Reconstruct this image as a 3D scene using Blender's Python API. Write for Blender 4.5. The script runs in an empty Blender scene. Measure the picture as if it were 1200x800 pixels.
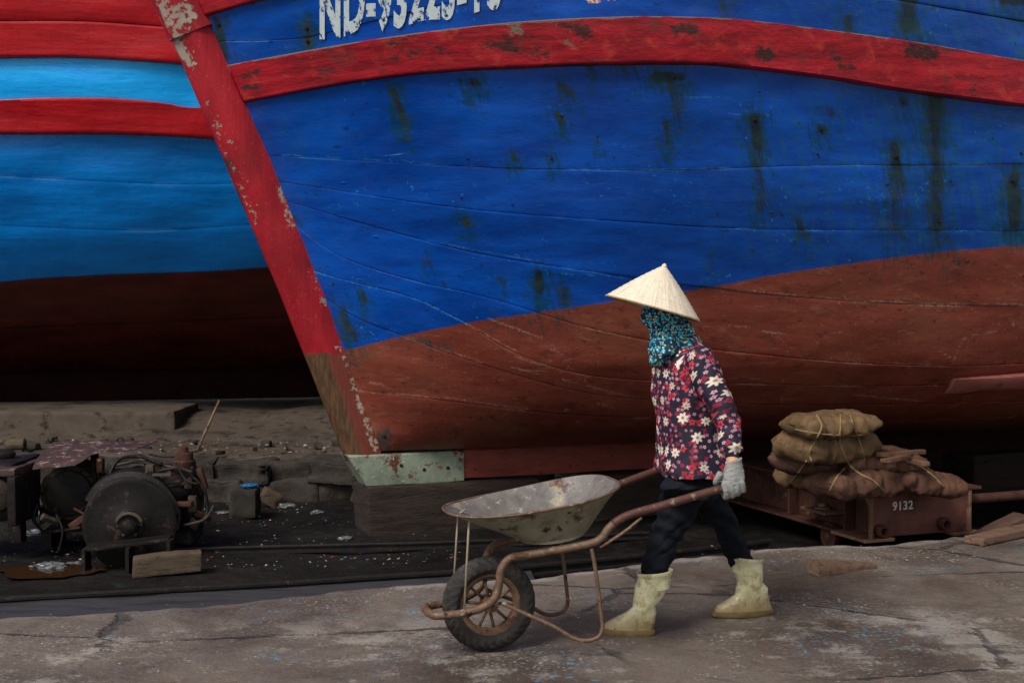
import bpy, bmesh, math, random
import numpy as np
from mathutils import Vector, Matrix, noise as mnoise
random.seed(7); rng = np.random.default_rng(7)
R = math.radians

# ------------------------------------------------------------------ camera, sky, sun, exposure
scene = bpy.context.scene
FPX, CAMH, PITCH = 1600.0, 1.5, math.atan(65 / 1600)
cam_d = bpy.data.cameras.new('camera'); cam = bpy.data.objects.new('camera', cam_d)
scene.collection.objects.link(cam)
cam.location = (0, 0, CAMH); cam.rotation_euler = (R(90) - PITCH, 0, 0)
cam_d.sensor_width = 36; cam_d.lens = FPX / 1200 * 36; cam_d.clip_end = 2000
cam_d.dof.use_dof = True; cam_d.dof.focus_distance = 6.6; cam_d.dof.aperture_fstop = 5.6
scene.camera = cam
SUN_EL, SUN_AZ = 46, -142          # azimuth clockwise from +Y: behind the camera, to the left
w = bpy.data.worlds.new('World'); scene.world = w; w.use_nodes = True
nt = w.node_tree; nt.nodes.clear()
sky = nt.nodes.new('ShaderNodeTexSky'); sky.sky_type = 'NISHITA'; sky.sun_disc = False
sky.sun_elevation = R(SUN_EL); sky.sun_rotation = R(SUN_AZ); sky.dust_density = 1
hsv = nt.nodes.new('ShaderNodeHueSaturation'); hsv.inputs['Saturation'].default_value = 0.18
bg = nt.nodes.new('ShaderNodeBackground'); bg.inputs[1].default_value = 0.06
wo = nt.nodes.new('ShaderNodeOutputWorld')
nt.links.new(sky.outputs[0], hsv.inputs['Color']); nt.links.new(hsv.outputs[0], bg.inputs[0]); nt.links.new(bg.outputs[0], wo.inputs[0])
sun_d = bpy.data.lights.new('sun', 'SUN'); sun = bpy.data.objects.new('sun', sun_d); scene.collection.objects.link(sun)
sun_d.energy = 1.5; sun_d.angle = R(22); sun_d.color = (1, .955, .89)
sdir = Vector((math.sin(R(SUN_AZ)) * math.cos(R(SUN_EL)), math.cos(R(SUN_AZ)) * math.cos(R(SUN_EL)), math.sin(R(SUN_EL))))
sun.rotation_euler = sdir.to_track_quat('Z', 'Y').to_euler()
sun.location = (-3, -4, 9)
vs = scene.view_settings; vs.view_transform = 'Standard'; vs.look = 'None'; vs.exposure = 1.45; vs.gamma = 1.0; vs.use_curve_mapping = False

# ------------------------------------------------------------------ layout helpers (photo measurements -> metres)
cp, sp = math.cos(PITCH), math.sin(PITCH)
def ray(u, v):
    dx, dy = (u - 600) / FPX, (400 - v) / FPX
    return np.array([dx, cp + dy * sp, -sp + dy * cp])
CAM = np.array([0, 0, CAMH])
def PY(u, v, Y): r = ray(u, v); return CAM + r * (Y / r[1])
def PZ(u, v, z): r = ray(u, v); return CAM + r * ((z - CAMH) / r[2])
def PPL(u, v, o, n): r = ray(u, v); return CAM + r * (np.dot(np.asarray(o) - CAM, n) / np.dot(r, n))
def topix(P):
    P = np.asarray(P, float); d = P - CAM
    f = d[..., 1] * cp - d[..., 2] * sp; up = d[..., 1] * sp + d[..., 2] * cp
    return 600 + FPX * d[..., 0] / f, 400 - FPX * up / f

# ------------------------------------------------------------------ mesh helpers
ORG = {}
COL = scene.collection
def empty(name, loc, label=None, cat=None, group=None):
    o = bpy.data.objects.new(name, None); COL.objects.link(o); o.location = tuple(map(float, loc)); o.empty_display_size = .1
    ORG[o.name] = np.array(loc, float); tag(o, label, cat, group); return o
def tag(o, label=None, cat=None, group=None, kind=None):
    if label: o['label'] = label
    if cat: o['category'] = cat
    if group: o['group'] = group
    if kind: o['kind'] = kind
    return o
def obj(name, V, F, mat, parent=None, smooth=True, uv=None, attrs=None, base=None, loopuv=None, cols=None, sharp=None):
    V = np.asarray(V, float)
    if parent is not None: org = ORG[parent.name]
    else: org = np.array(base if base is not None else [V[:, 0].mean(), V[:, 1].mean(), V[:, 2].min()], float)
    me = bpy.data.meshes.new(name); me.from_pydata((V - org).tolist(), [], [tuple(map(int, f)) for f in F]); me.update()
    if smooth: me.polygons.foreach_set('use_smooth', [True] * len(me.polygons))
    if sharp: me.set_sharp_from_angle(angle=R(sharp))
    if uv is not None:
        li = np.empty(len(me.loops), int); me.loops.foreach_get('vertex_index', li)
        me.uv_layers.new(name='UVMap').data.foreach_set('uv', np.asarray(uv, float)[li].ravel())
    if loopuv is not None: me.uv_layers.new(name='UVMap').data.foreach_set('uv', np.asarray(loopuv, float).ravel())
    for k, a in (attrs or {}).items():
        me.attributes.new(k, 'FLOAT', 'POINT').data.foreach_set('value', np.asarray(a, float).ravel())
    if cols is not None:
        me.attributes.new('tint', 'FLOAT_COLOR', 'FACE').data.foreach_set('color', np.asarray(cols, float).ravel())
    me.materials.append(mat)
    o = bpy.data.objects.new(name, me); COL.objects.link(o)
    if parent is not None: o.parent = parent; ORG[o.name] = org
    else: o.location = tuple(org); ORG[o.name] = org
    return o
def share(src, name, loc, parent=None, rot=None, scale=None):
    o = src.copy(); o.name = name; COL.objects.link(o)
    o.parent = parent
    o.location = tuple(np.asarray(loc) - (ORG[parent.name] if parent is not None else 0))
    if rot is not None: o.rotation_euler = rot
    if scale is not None: o.scale = scale
    ORG[o.name] = np.asarray(loc, float); return o
def merge(parts):
    V, F, n = [], [], 0
    for v, f in parts:
        v = np.asarray(v, float); V.append(v); F += [tuple(i + n for i in q) for q in f]; n += len(v)
    return np.vstack(V), F
def unit(v): v = np.asarray(v, float); return v / (np.linalg.norm(v) + 1e-12)
def catmull(P, n=8, closed=False):
    P = np.asarray(P, float); N = len(P); out = []
    rng_ = range(N if closed else N - 1)
    for i in rng_:
        if closed: a, b, c, d = P[(i - 1) % N], P[i], P[(i + 1) % N], P[(i + 2) % N]
        else: a, b, c, d = P[max(i - 1, 0)], P[i], P[i + 1], P[min(i + 2, N - 1)]
        for k in range(n):
            t = k / n
            out.append(.5 * (2 * b + (c - a) * t + (2 * a - 5 * b + 4 * c - d) * t * t + (3 * b - a - 3 * c + d) * t ** 3))
    if not closed: out.append(P[-1])
    return np.array(out)
def loft(rings, cap=True, closed=False):
    n = len(rings[0]); V = np.vstack(rings); F = []; m = len(rings)
    for i in range(m if closed else m - 1):
        j = (i + 1) % m
        for k in range(n): F.append((i * n + k, i * n + (k + 1) % n, j * n + (k + 1) % n, j * n + k))
    if cap and not closed:
        F.append(tuple(range(n - 1, -1, -1))); F.append(tuple((m - 1) * n + k for k in range(n)))
    return V, F
def tube(P, r, n=10, closed=False, cap=True, flat=None):
    P = np.asarray(P, float); m = len(P); r = np.broadcast_to(np.asarray(r, float), (m,))
    T = np.array([unit(P[(i + 1) % m] - P[i - 1]) if (closed or 0 < i < m - 1) else unit(P[min(i + 1, m - 1)] - P[max(i - 1, 0)]) for i in range(m)])
    ref = np.array([0, 0, 1.]) if abs(T[0][2]) < .9 else np.array([1., 0, 0])
    a = unit(np.cross(T[0], ref)); rings = []
    for i in range(m):
        a = unit(a - T[i] * np.dot(a, T[i])); b = np.cross(T[i], a)
        fa = 1 if flat is None else flat
        rings.append([P[i] + r[i] * (math.cos(x) * a + fa * math.sin(x) * b) for x in np.linspace(0, 2 * math.pi, n, endpoint=False)])
    return loft(rings, cap, closed)
def rings_frame(C, A, B, ha, hb, n=20, p=2.0):
    x = np.linspace(0, 2 * math.pi, n, endpoint=False); c, s = np.cos(x), np.sin(x)
    c = np.sign(c) * abs(c) ** (2 / p); s = np.sign(s) * abs(s) ** (2 / p)
    return np.asarray(C) + np.outer(c, A) * ha + np.outer(s, B) * hb
def box(c, size, ax=None, taper=None):
    ax = np.eye(3) if ax is None else np.asarray(ax, float)
    V = []
    for z in (-.5, .5):
        for x, y in ((-.5, -.5), (.5, -.5), (.5, .5), (-.5, .5)):
            V.append(np.asarray(c) + ax[0] * x * size[0] + ax[1] * y * size[1] + ax[2] * z * size[2])
    return np.array(V), [(3, 2, 1, 0), (4, 5, 6, 7), (0, 1, 5, 4), (1, 2, 6, 5), (2, 3, 7, 6), (3, 0, 4, 7)]
def bevelled(V, F, w=.01, seg=2):
    bm = bmesh.new(); vs_ = [bm.verts.new(v) for v in V]
    for f in F: bm.faces.new([vs_[i] for i in f])
    bmesh.ops.bevel(bm, geom=bm.edges[:], offset=w, segments=seg, affect='EDGES', profile=.6)
    bm.verts.index_update(); V2 = np.array([v.co[:] for v in bm.verts]); F2 = [[v.index for v in f.verts] for f in bm.faces]; bm.free(); return V2, F2
def subdiv(V, F, cuts):
    bm = bmesh.new(); vs_ = [bm.verts.new(v) for v in V]
    for f in F: bm.faces.new([vs_[i] for i in f])
    bmesh.ops.subdivide_edges(bm, edges=bm.edges[:], cuts=cuts, use_grid_fill=True)
    bm.verts.index_update(); V2 = np.array([v.co[:] for v in bm.verts]); F2 = [[v.index for v in f.verts] for f in bm.faces]; bm.free(); return V2, F2
def nz(p, f=1., o=0.): return mnoise.noise(Vector((p[0] * f + o, p[1] * f - o, p[2] * f + 2 * o)))
def fbm(p, f=1., o=0., k=3):
    return sum(nz(p, f * 2 ** i, o + 7 * i) / 2 ** i for i in range(k))
def normals(V, F):
    N = np.zeros_like(V)
    for f in F:
        f = list(f); a = V[f[0]]; c = V[f[len(f) // 2]]; b = V[f[1]]; d = V[f[-1]]
        N[f] += np.cross(c - a, d - b)
    return N / (np.linalg.norm(N, axis=1)[:, None] + 1e-12)
def rough_up(V, F, amp, f, o=0., k=2, stretch=(1, 1, 1)):
    N = normals(V, F); s = np.asarray(stretch)
    return V + N * np.array([fbm(p * s, f, o, k) * amp for p in V])[:, None]
def chunk(c, size, ax=None, amp=.01, f=6, cuts=4, bw=.012, o=0.):
    V, F = box(c, size, ax); V, F = bevelled(V, F, bw, 2); V, F = subdiv(V, F, cuts); return rough_up(V, F, amp, f, o), F
def remesh(parts, voxel, smooth=4):
    V, F = merge(parts); me = bpy.data.meshes.new('tmp'); me.from_pydata(V.tolist(), [], F); me.update()
    o = bpy.data.objects.new('tmp', me); COL.objects.link(o)
    m = o.modifiers.new('r', 'REMESH'); m.mode = 'VOXEL'; m.voxel_size = voxel
    if smooth: s = o.modifiers.new('s', 'SMOOTH'); s.iterations = smooth; s.factor = .5
    dg = bpy.context.evaluated_depsgraph_get(); ev = o.evaluated_get(dg); m2 = ev.to_mesh()
    V2 = np.array([v.co[:] for v in m2.vertices]); F2 = [tuple(p.vertices) for p in m2.polygons]
    ev.to_mesh_clear(); bpy.data.objects.remove(o); bpy.data.meshes.remove(me); return V2, F2
def ellipsoid(c, r, ax=None, n=24, m=14, p=2.):
    ax = np.eye(3) if ax is None else np.asarray(ax); rings = []
    for i in range(1, m):
        t = math.pi * i / m - math.pi / 2
        rings.append(rings_frame(np.asarray(c) + ax[2] * r[2] * math.sin(t), ax[0], ax[1], r[0] * math.cos(t), r[1] * math.cos(t), n, p))
    return loft(rings)
def lathe(c, axis, prof, n=32, up=None, disp=None):
    """prof: list of (radius, axial)"""
    axis = unit(axis); up = unit(np.cross(axis, [0, 0, 1.] if abs(axis[2]) < .9 else [1., 0, 0])) if up is None else unit(up); b = np.cross(axis, up)
    x = np.linspace(0, 2 * math.pi, n, endpoint=False); rings = []
    for k, (r, h) in enumerate(prof):
        rr = np.full(n, r) if disp is None else r + disp(x, k, h)
        rings.append(np.asarray(c) + axis * h + np.outer(np.cos(x) * rr, up) + np.outer(np.sin(x) * rr, b))
    return rings
def textmesh(s, spacing=1., bold=0.):
    cu = bpy.data.curves.new('tmp', 'FONT'); cu.body = s; cu.offset = bold; cu.space_character = spacing; cu.resolution_u = 4
    o = bpy.data.objects.new('tmp', cu); COL.objects.link(o)
    dg = bpy.context.evaluated_depsgraph_get(); me = bpy.data.meshes.new_from_object(o.evaluated_get(dg))
    bm = bmesh.new(); bm.from_mesh(me); bmesh.ops.triangulate(bm, faces=bm.faces[:])
    for _ in range(2): bmesh.ops.subdivide_edges(bm, edges=[e for e in bm.edges if e.calc_length() > .12], cuts=1)
    bmesh.ops.triangulate(bm, faces=bm.faces[:]); bm.verts.index_update()
    V = np.array([v.co[:] for v in bm.verts]); F = [[v.index for v in f.verts] for f in bm.faces]
    bm.free(); bpy.data.objects.remove(o); bpy.data.curves.remove(cu); bpy.data.meshes.remove(me)
    mn, mx = V.min(0), V.max(0); V[:, :2] = (V[:, :2] - mn[:2]) / (mx - mn)[:2]; return V, F

# ------------------------------------------------------------------ material helpers
class Mat:
    def __init__(s, name):
        s.m = bpy.data.materials.new(name); s.m.use_nodes = True; s.t = s.m.node_tree; s.t.nodes.clear()
        s.o = s.N('OutputMaterial'); s.b = s.N('BsdfPrincipled'); s.t.links.new(s.b.outputs[0], s.o.inputs[0])
    def N(s, typ, **kw):
        n = s.t.nodes.new('ShaderNode' + typ)
        for k, v in kw.items(): setattr(n, k, v)
        return n
    def S(s, sock, v):
        if isinstance(v, bpy.types.NodeSocket): s.t.links.new(v, sock)
        else:
            if sock.type == 'RGBA' and not np.isscalar(v) and len(v) == 3: v = (*v, 1)
            if sock.type == 'RGBA' and np.isscalar(v): v = (v, v, v, 1)
            sock.default_value = v
    def co(s, kind='Object'): return s.N('TexCoord').outputs[kind]
    def attr(s, name, out='Fac'): return s.N('Attribute', attribute_name=name).outputs[out]
    def map(s, vec, scale=(1, 1, 1), loc=(0, 0, 0), rot=(0, 0, 0)):
        n = s.N('Mapping'); s.S(n.inputs[0], vec); n.inputs['Scale'].default_value = scale; n.inputs['Location'].default_value = loc; n.inputs['Rotation'].default_value = rot
        return n.outputs[0]
    def noise(s, vec, scale=5, detail=4, rough=.55, dist=0., out=0):
        n = s.N('TexNoise'); s.S(n.inputs['Vector'], vec)
        for k, v in (('Scale', scale), ('Detail', detail), ('Roughness', rough), ('Distortion', dist)): s.S(n.inputs[k], v)
        return n.outputs[out]
    def vor(s, vec, scale=5, feature='F1', dim='3D', rand=1., full=False):
        n = s.N('TexVoronoi', feature=feature, voronoi_dimensions=dim); s.S(n.inputs['Vector'], vec); n.inputs['Scale'].default_value = scale; n.inputs['Randomness'].default_value = rand
        return n if full else n.outputs['Distance']
    def step(s, f, a, b, lo=0., hi=1.):
        n = s.N('MapRange', interpolation_type='SMOOTHSTEP'); s.S(n.inputs[0], f)
        for i, v in zip((1, 2, 3, 4), (a, b, lo, hi)): s.S(n.inputs[i], v)
        return n.outputs[0]
    def ramp(s, f, stops, interp='LINEAR'):
        n = s.N('ValToRGB'); cr = n.color_ramp; cr.interpolation = interp
        while len(cr.elements) < len(stops): cr.elements.new(.5)
        for e, (p, c) in zip(cr.elements, stops): e.position = p; e.color = (*c, 1) if not np.isscalar(c) else (c, c, c, 1)
        s.S(n.inputs[0], f); return n.outputs[0]
    def mix(s, f, a, b, blend='MIX'):
        n = s.N('Mix', data_type='RGBA', blend_type=blend); n.clamp_factor = True
        s.S(n.inputs[0], f); s.S(n.inputs[6], a); s.S(n.inputs[7], b); return n.outputs[2]
    def ma(s, op, a, b=0., clamp=False):
        n = s.N('Math', operation=op, use_clamp=clamp); s.S(n.inputs[0], a); s.S(n.inputs[1], b); return n.outputs[0]
    def mul(s, a, b): return s.ma('MULTIPLY', a, b)
    def add(s, a, b): return s.ma('ADD', a, b)
    def bump(s, h, strength=.3, dist=.01, normal=None):
        n = s.N('Bump'); n.inputs['Strength'].default_value = strength; n.inputs['Distance'].default_value = dist; s.S(n.inputs['Height'], h)
        if normal is not None: s.S(n.inputs['Normal'], normal)
        return n.outputs[0]
    def out(s, col, rough=.7, normal=None, metal=0., spec=.4, alpha=None):
        s.S(s.b.inputs['Base Color'], col); s.S(s.b.inputs['Roughness'], rough); s.S(s.b.inputs['Metallic'], metal); s.S(s.b.inputs['Specular IOR Level'], spec)
        if normal is not None: s.S(s.b.inputs['Normal'], normal)
        if alpha is not None: s.S(s.b.inputs['Alpha'], alpha)
        return s.m

def m_hull():
    m = Mat('hull_paint'); uv = m.co('UV'); st = m.map(uv, (1.0, 2.6, 1)); fine = m.map(uv, (9, 70, 1)); ver = m.map(uv, (9, 1.0, 1))
    big = m.noise(uv, 1.3, 3); n1 = m.noise(st, 2.2, 5, .6); n2 = m.noise(fine, 1.5, 5, .65); nv = m.noise(ver, 2, 5, .6); sp_ = m.noise(uv, 45, 4, .6); mid = m.noise(uv, 11, 5, .65)
    blue = m.mix(m.step(n1, .32, .70), (.0002, .036, .235), (.0004, .066, .365))
    blue = m.mix(m.step(m.noise(m.map(uv, (.8, 1.3, 1), (6, 1, 0)), 1.1, 3, .5), .40, .62, 0, .45), blue, (.0002, .022, .15)); blue = m.mix(m.mul(m.step(n2, .5, .8), .16), blue, (.006, .095, .42))
    wth = m.mul(m.attr('weather'), m.step(nv, .40, .60))
    blue = m.mix(m.mul(wth, .38), blue, (.003, .075, .15))
    blue = m.mix(m.mul(m.mul(m.attr('weather'), m.step(mid, .55, .60)), .5), blue, (.004, .075, .095))
    edge = m.attr('edge'); em = m.mul(m.step(edge, .010, .002), m.mul(m.step(m.noise(m.map(uv, (1.6, 1.6, 1)), 1.6, 4), .52, .64), m.step(m.noise(uv, 30, 4, .7), .38, .55)))
    blue = m.mix(m.mul(em, .4), blue, (.06, .30, .72))
    scr = m.step(m.noise(m.map(uv, (1.6, 34, 1), rot=(0, 0, .08)), 2.4, 3, .5, .6), .735, .765)
    blue = m.mix(m.mul(scr, .35), blue, (.10, .33, .62))
    red = m.mix(m.step(n1, .3, .7), (.118, .024, .015), (.172, .039, .025))
    red = m.mix(m.step(big, .45, .7), red, (.15, .044, .024))
    red = m.mix(m.mul(m.step(m.noise(m.map(uv, (2, 3, 1)), 3, 7, .75), .55, .64), .6), red, (.05, .016, .011)); sc2 = m.noise(m.map(uv, (2, 5, 1), (4, 9, 0)), 3, 6, .75); red = m.mix(m.mul(m.step(sc2, .56, .62), .4), red, (.22, .085, .055)); red = m.mix(m.mul(m.step(m.noise(m.map(uv, (3, 5, 1), (1, 2, 0)), 3, 7, .8), .60, .64), .8), red, (.025, .012, .009))
    red = m.mix(m.mul(m.step(sp_, .62, .7), .35), red, (.30, .10, .07))
    red = m.mix(m.mul(em, .6), red, (.34, .22, .16))
    red = m.mix(m.mul(scr, .5), red, (.34, .22, .16))
    sf = m.mul(m.step(m.add(m.attr('scuff'), m.mul(m.ma('SUBTRACT', m.noise(uv, 60, 4, .75), .5), 3.2)), .42, 1.0), m.step(m.noise(uv, 6, 4, .7), .34, .58)); red = m.mix(m.mul(sf, .62), red, (.30, .20, .15)); blue = m.mix(m.mul(sf, .42), blue, (.04, .22, .55)); pm = m.step(m.add(m.attr('paint'), m.mul(m.ma('SUBTRACT', sp_, .5), .03)), -.004, .004)
    c = m.mix(pm, red, blue)
    stn = m.attr('stain'); dr = m.noise(m.map(uv, (26, 2.2, 1)), 2, 6, .7); sm = m.step(m.add(stn, m.mul(m.ma('SUBTRACT', m.add(m.mul(mid, .55), m.mul(dr, .45)), .5), m.mul(m.step(stn, 0., .25), 3.0))), .16, .95); hal = m.attr('halo'); bl_ = m.noise(m.map(uv, (1.6, 1, 1), (5, 5, 0)), 17, 7, .78); grn = m.mul(m.step(m.add(m.mul(hal, .55), m.mul(m.ma('SUBTRACT', m.add(m.mul(bl_, .6), m.mul(dr, .4)), .5), 4.)), .22, .75), m.step(hal, .01, .3)); c = m.mix(m.mul(grn, .78), c, (.003, .036, .034)); dots = m.step(m.noise(m.map(uv, (1, 1, 1), (3, 1, 0)), 15, 7, .75), .605, .635); dots = m.mul(dots, m.step(m.noise(m.map(uv, (1, 1, 1), (8, 2, 0)), 2.2, 3), .44, .58)); c = m.mix(m.mul(dots, .8), c, (.006, .014, .016)); chip = m.mul(m.step(m.noise(m.map(uv, (1.5, 1, 1), (11, 4, 0)), 24, 6, .72), .62, .64), m.step(m.noise(m.map(uv, (1, 1, 1), (2, 12, 0)), 2.6, 3), .48, .62)); c = m.mix(m.mul(chip, .7), c, m.mix(pm, (.30, .19, .14), (.03, .22, .42)))
    c = m.mix(m.mul(sm, .86), c, m.mix(m.step(mid, .42, .60), (.002, .005, .005), (.003, .020, .018)))
    pw = m.attr('peel'); pk = m.step(m.add(pw, m.mul(m.ma('SUBTRACT', mid, .5), 1.4)), .55, .62)
    pcol = m.ramp(m.noise(uv, 17, 4, .6), [(.38, (.02, .02, .02)), (.47, (.45, .42, .36)), (.54, (.30, .02, .015)), (.62, (.55, .55, .48)), (.7, (.02, .03, .03))])
    c = m.mix(m.mul(pk, m.step(pw, .05, .2)), c, pcol)
    nail = m.vor(m.map(uv, (1.1, 1.6, 1)), 3.2, full=False); h = m.add(m.mul(n2, .10), m.add(m.mul(mid, .55), m.add(m.mul(n1, 1.0), m.mul(m.step(nail, .06, .02), .5))))
    nrm = m.bump(h, .36, .018); nrm = m.bump(sp_, .15, .003, nrm)
    ro = m.add(m.step(mid, .3, .7, .26, .42), m.mul(sm, .35))
    return m.out(m.mix(1, c, 0) if False else c, ro, nrm, 0, .36)
def m_worn(name, base, base2, dark=(.010, .007, .006), wood=(.27, .22, .17), wood_amt=.62, dirt=.55, sc=1., rough=.5, coord='UV', str_=(2, 8, 1)):
    m = Mat(name); uv = m.co(coord); st = m.map(uv, tuple(sc * x for x in str_)); a = m.noise(uv, 2.5 * sc, 4); b = m.noise(st, 2, 6, .65); g = m.noise(uv, 9 * sc, 6, .68); f = m.noise(uv, 40 * sc, 4, .6)
    c = m.mix(m.step(b, .35, .68), base, base2)
    c = m.mix(m.mul(m.step(g, .52, .66), .6), c, (.40, .035, .022)); c = m.mix(m.mul(m.step(m.noise(m.map(uv, (1, 1, 1), (7, 3, 0)), 5, 6, .7), .54, .68), .6), c, (.11, .022, .020))
    stn = m.attr('stain'); sm = m.step(m.add(m.mul(stn, 1.05), m.mul(m.ma('SUBTRACT', m.add(m.mul(m.noise(m.map(uv, (.7, 1, 1), (3, 3, 0)), 20, 8, .8), .75), m.mul(b, .25)), .5), 6.)), dirt, dirt + .55)
    c = m.mix(m.mul(sm, .88), c, dark)
    wr = m.attr('peel'); pk = m.step(m.add(m.mul(wr, .35), g), wood_amt, wood_amt + .04)
    c = m.mix(pk, c, m.mix(f, tuple(x * .6 for x in wood), wood))
    h = m.add(m.add(m.mul(b, .6), m.mul(g, .7)), m.mul(pk, -.5)); n = m.bump(h, .6, .016); n = m.bump(f, .3, .005, n)
    return m.out(c, m.add(rough, m.mul(m.add(sm, pk), .25)), n, 0, .4)
def m_simple(name, cols, scale=6, rough=.7, bump=.3, metal=0., spec=.2, coord='Object', stretch=(1, 1, 1), spots=None, detail=6, dist=.01):
    """cols: list of colours spread over a noise; spots: list of (colour, scale, lo, hi)"""
    m = Mat(name); co = m.map(m.co(coord), stretch); a = m.noise(co, scale, detail, .62)
    k = len(cols); c = m.ramp(a, [(.3 + .4 * i / max(1, k - 1), x) for i, x in enumerate(cols)]) if k > 1 else cols[0]
    h = a
    for j, (sc, s_, lo, hi) in enumerate(spots or []):
        q = m.step(m.noise(m.map(co, loc=(3.1 * j + 1, 2.7 * j, j)), s_, 6, .66), lo, hi); c = m.mix(q, c, sc); h = m.add(h, m.mul(q, .4))
    f = m.noise(co, scale * 7, 4, .6); n = m.bump(h, bump, dist); n = m.bump(f, bump * .6, dist * .3, n)
    return m.out(c, m.step(f, .3, .7, max(.05, rough - .1), min(1, rough + .1)), n, metal, spec)

M_HULL = m_hull()
M_WALE = m_worn('wale_red_paint', (.17, .003, .009), (.36, .007, .016), wood_amt=.70, dirt=.40, wood=(.16, .12, .09))
M_STEM = m_worn('stem_red_paint', (.22, .006, .012), (.38, .012, .022), wood_amt=.70, dirt=.78, str_=(3, 3, 3))

# ------------------------------------------------------------------ ground
FLOOR = -.2
def m_quay():
    m = Mat('quay_concrete'); co = m.co('Object'); a = m.noise(co, 1.1, 6, .62, .4); b = m.noise(co, 6, 6, .66); f = m.noise(co, 55, 4, .7); v = m.noise(m.map(co, loc=(5, 3, 0)), .8, 5, .6, .8)
    c = m.ramp(a, [(.30, (.046, .034, .027)), (.47, (.080, .061, .049)), (.6, (.112, .088, .072)), (.75, (.066, .049, .040))])
    wp = m.N('VectorMath', operation='MULTIPLY_ADD'); m.S(wp.inputs[0], m.noise(co, 22, 3, .6, 0, 1)); wp.inputs[1].default_value = (.05, .05, 0); m.S(wp.inputs[2], co); wco = wp.outputs[0]
    light = m.step(m.add(v, m.add(m.mul(m.ma('SUBTRACT', b, .5), .75), m.mul(m.ma('SUBTRACT', f, .5), .35))), .50, .66); light = m.mul(light, m.attr('worn'))
    c = m.mix(m.mul(light, .6), c, m.mix(b, (.19, .168, .145), (.33, .30, .265)))
    c = m.mix(m.mul(m.step(m.noise(m.map(co, (1, 1.5, 1), (2, 8, 0)), 3.2, 6, .7), .54, .66), .65), c, (.05, .040, .037))
    c = m.mix(m.step(f, .52, .72, 0, .42), c, (.18, .158, .142)); c = m.mix(m.step(f, .47, .30, 0, .4), c, (.035, .027, .022))
    ed = m.vor(m.map(co, (1, 1.6, 1)), .62, 'DISTANCE_TO_EDGE'); d2 = m.add(ed, m.mul(m.ma('SUBTRACT', b, .5), .09)); cr = m.mul(m.step(d2, .018, .003), m.step(m.noise(m.map(co, loc=(9, 0, 0)), .7), .42, .50))
    c = m.mix(m.mul(cr, .85), c, (.03, .024, .022))
    c = m.mix(m.mul(m.step(m.attr('lip'), .0, 1.), m.step(b, .35, .6)), c, (.20, .175, .155))
    for i, (col, sc, th, dens) in enumerate((((.05, .20, .34), 24, .19, .52), ((.24, .06, .05), 21, .18, .54), ((.38, .36, .34), 30, .16, .58), ((.24, .19, .10), 34, .18, .58), ((.02, .08, .2), 40, .22, .56), ((.02, .018, .018), 19, .20, .48), ((.06, .24, .36), 55, .26, .51), ((.36, .33, .30), 70, .26, .50))):
        vn = m.vor(m.map(wco, (.6, 1.3, 1), loc=(i * 3.3, i * 1.7, 0)), sc, full=True)
        k = m.mul(m.step(vn.outputs['Distance'], th + .10, th), m.step(m.noise(m.map(co, loc=(i * 5., 2. * i, 0)), 1.5, 4, .6), dens, dens + .12))
        rnd = m.N('SeparateColor'); m.S(rnd.inputs[0], vn.outputs['Color']); k = m.mul(k, m.step(rnd.outputs[0], .5, .55)); k = m.mul(k, m.step(f, .36, .52))
        c = m.mix(m.mul(k, .7), c, col)
    h = m.add(m.add(m.mul(a, 1.), m.mul(b, .7)), m.add(m.mul(f, .35), m.mul(cr, -1.5))); n = m.bump(h, .8, .022)
    return m.out(c, m.step(a, .35, .65, .42, .8), n, 0, .32)
M_QUAY = m_quay()
EDGE = [(-400, 752), (-100, 729), (0, 721), (150, 714), (230, 708), (300, 702), (400, 690), (445, 686), (512, 681), (630, 675), (680, 669), (740, 661), (800, 652), (850, 647), (900, 641), (967, 637), (1030, 637), (1100, 630), (1147, 624), (1300, 606)]
ep = np.array([PZ(u, v, 0) for u, v in EDGE])
def edge_y(x): 
    base = np.interp(x, ep[:, 0], ep[:, 1])
    base = np.where(x < ep[0, 0], ep[0, 1] + (x - ep[0, 0]) * .34, base); base = np.where(x > ep[-1, 0], ep[-1, 1] + (x - ep[-1, 0]) * .34, base)
    return base + np.array([.014 * fbm((q, 0, 0), 4.1, 1, 5) for q in np.atleast_1d(x)])
xs = np.concatenate([np.linspace(-40, -3.6, 14), np.linspace(-3.4, 4.0, 300), np.linspace(4.3, 40, 14)])
ts = np.concatenate([np.linspace(-25, 4.2, 8), np.linspace(4.4, 100, 1)])[:8]
ye = edge_y(xs); V = []; lip = []; worn = []
rows = [('y', y) for y in np.linspace(-25, 4.2, 8)] + [('f', t) for t in np.linspace(.02, 1, 120)] + [('d', k) for k in range(4)]
for kind, t in rows:
    for x, y1 in zip(xs, ye):
        if kind == 'y': p = [x, t, 0]
        elif kind == 'f': p = [x, 4.2 + (y1 - 4.2) * t, 0]
        else: p = [x, y1 + (.012, .03, .04, .05)[t], (-.012, -.05, -.15, -.35)[t]]
        de = y1 - p[1]
        if abs(x) < 6 and p[1] > 3:
            p[2] += .005 * fbm(p, 1.7, 3, 4) + (.004 * nz(p, 9, 5)) - .012 * math.exp(-max(de, 0) / .08) * (1 + nz(p, 7))
            if kind == 'd': p[1] += .02 * nz((x, t, 0), 12); 
        V.append(p); lip.append(max(0, min(1, 1 - (de - .05 - .05 * nz(p, 2, 9)) / .12)) * (1 if x > -.6 else .3) if x < 1.1 or True else 0)
        worn.append(min(1, max(.18, (6.35 - p[1] + .12 * x) / .5)))
nx = len(xs); F = [(i * nx + k, i * nx + k + 1, (i + 1) * nx + k + 1, (i + 1) * nx + k) for i in range(len(rows) - 1) for k in range(nx - 1)]
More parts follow.
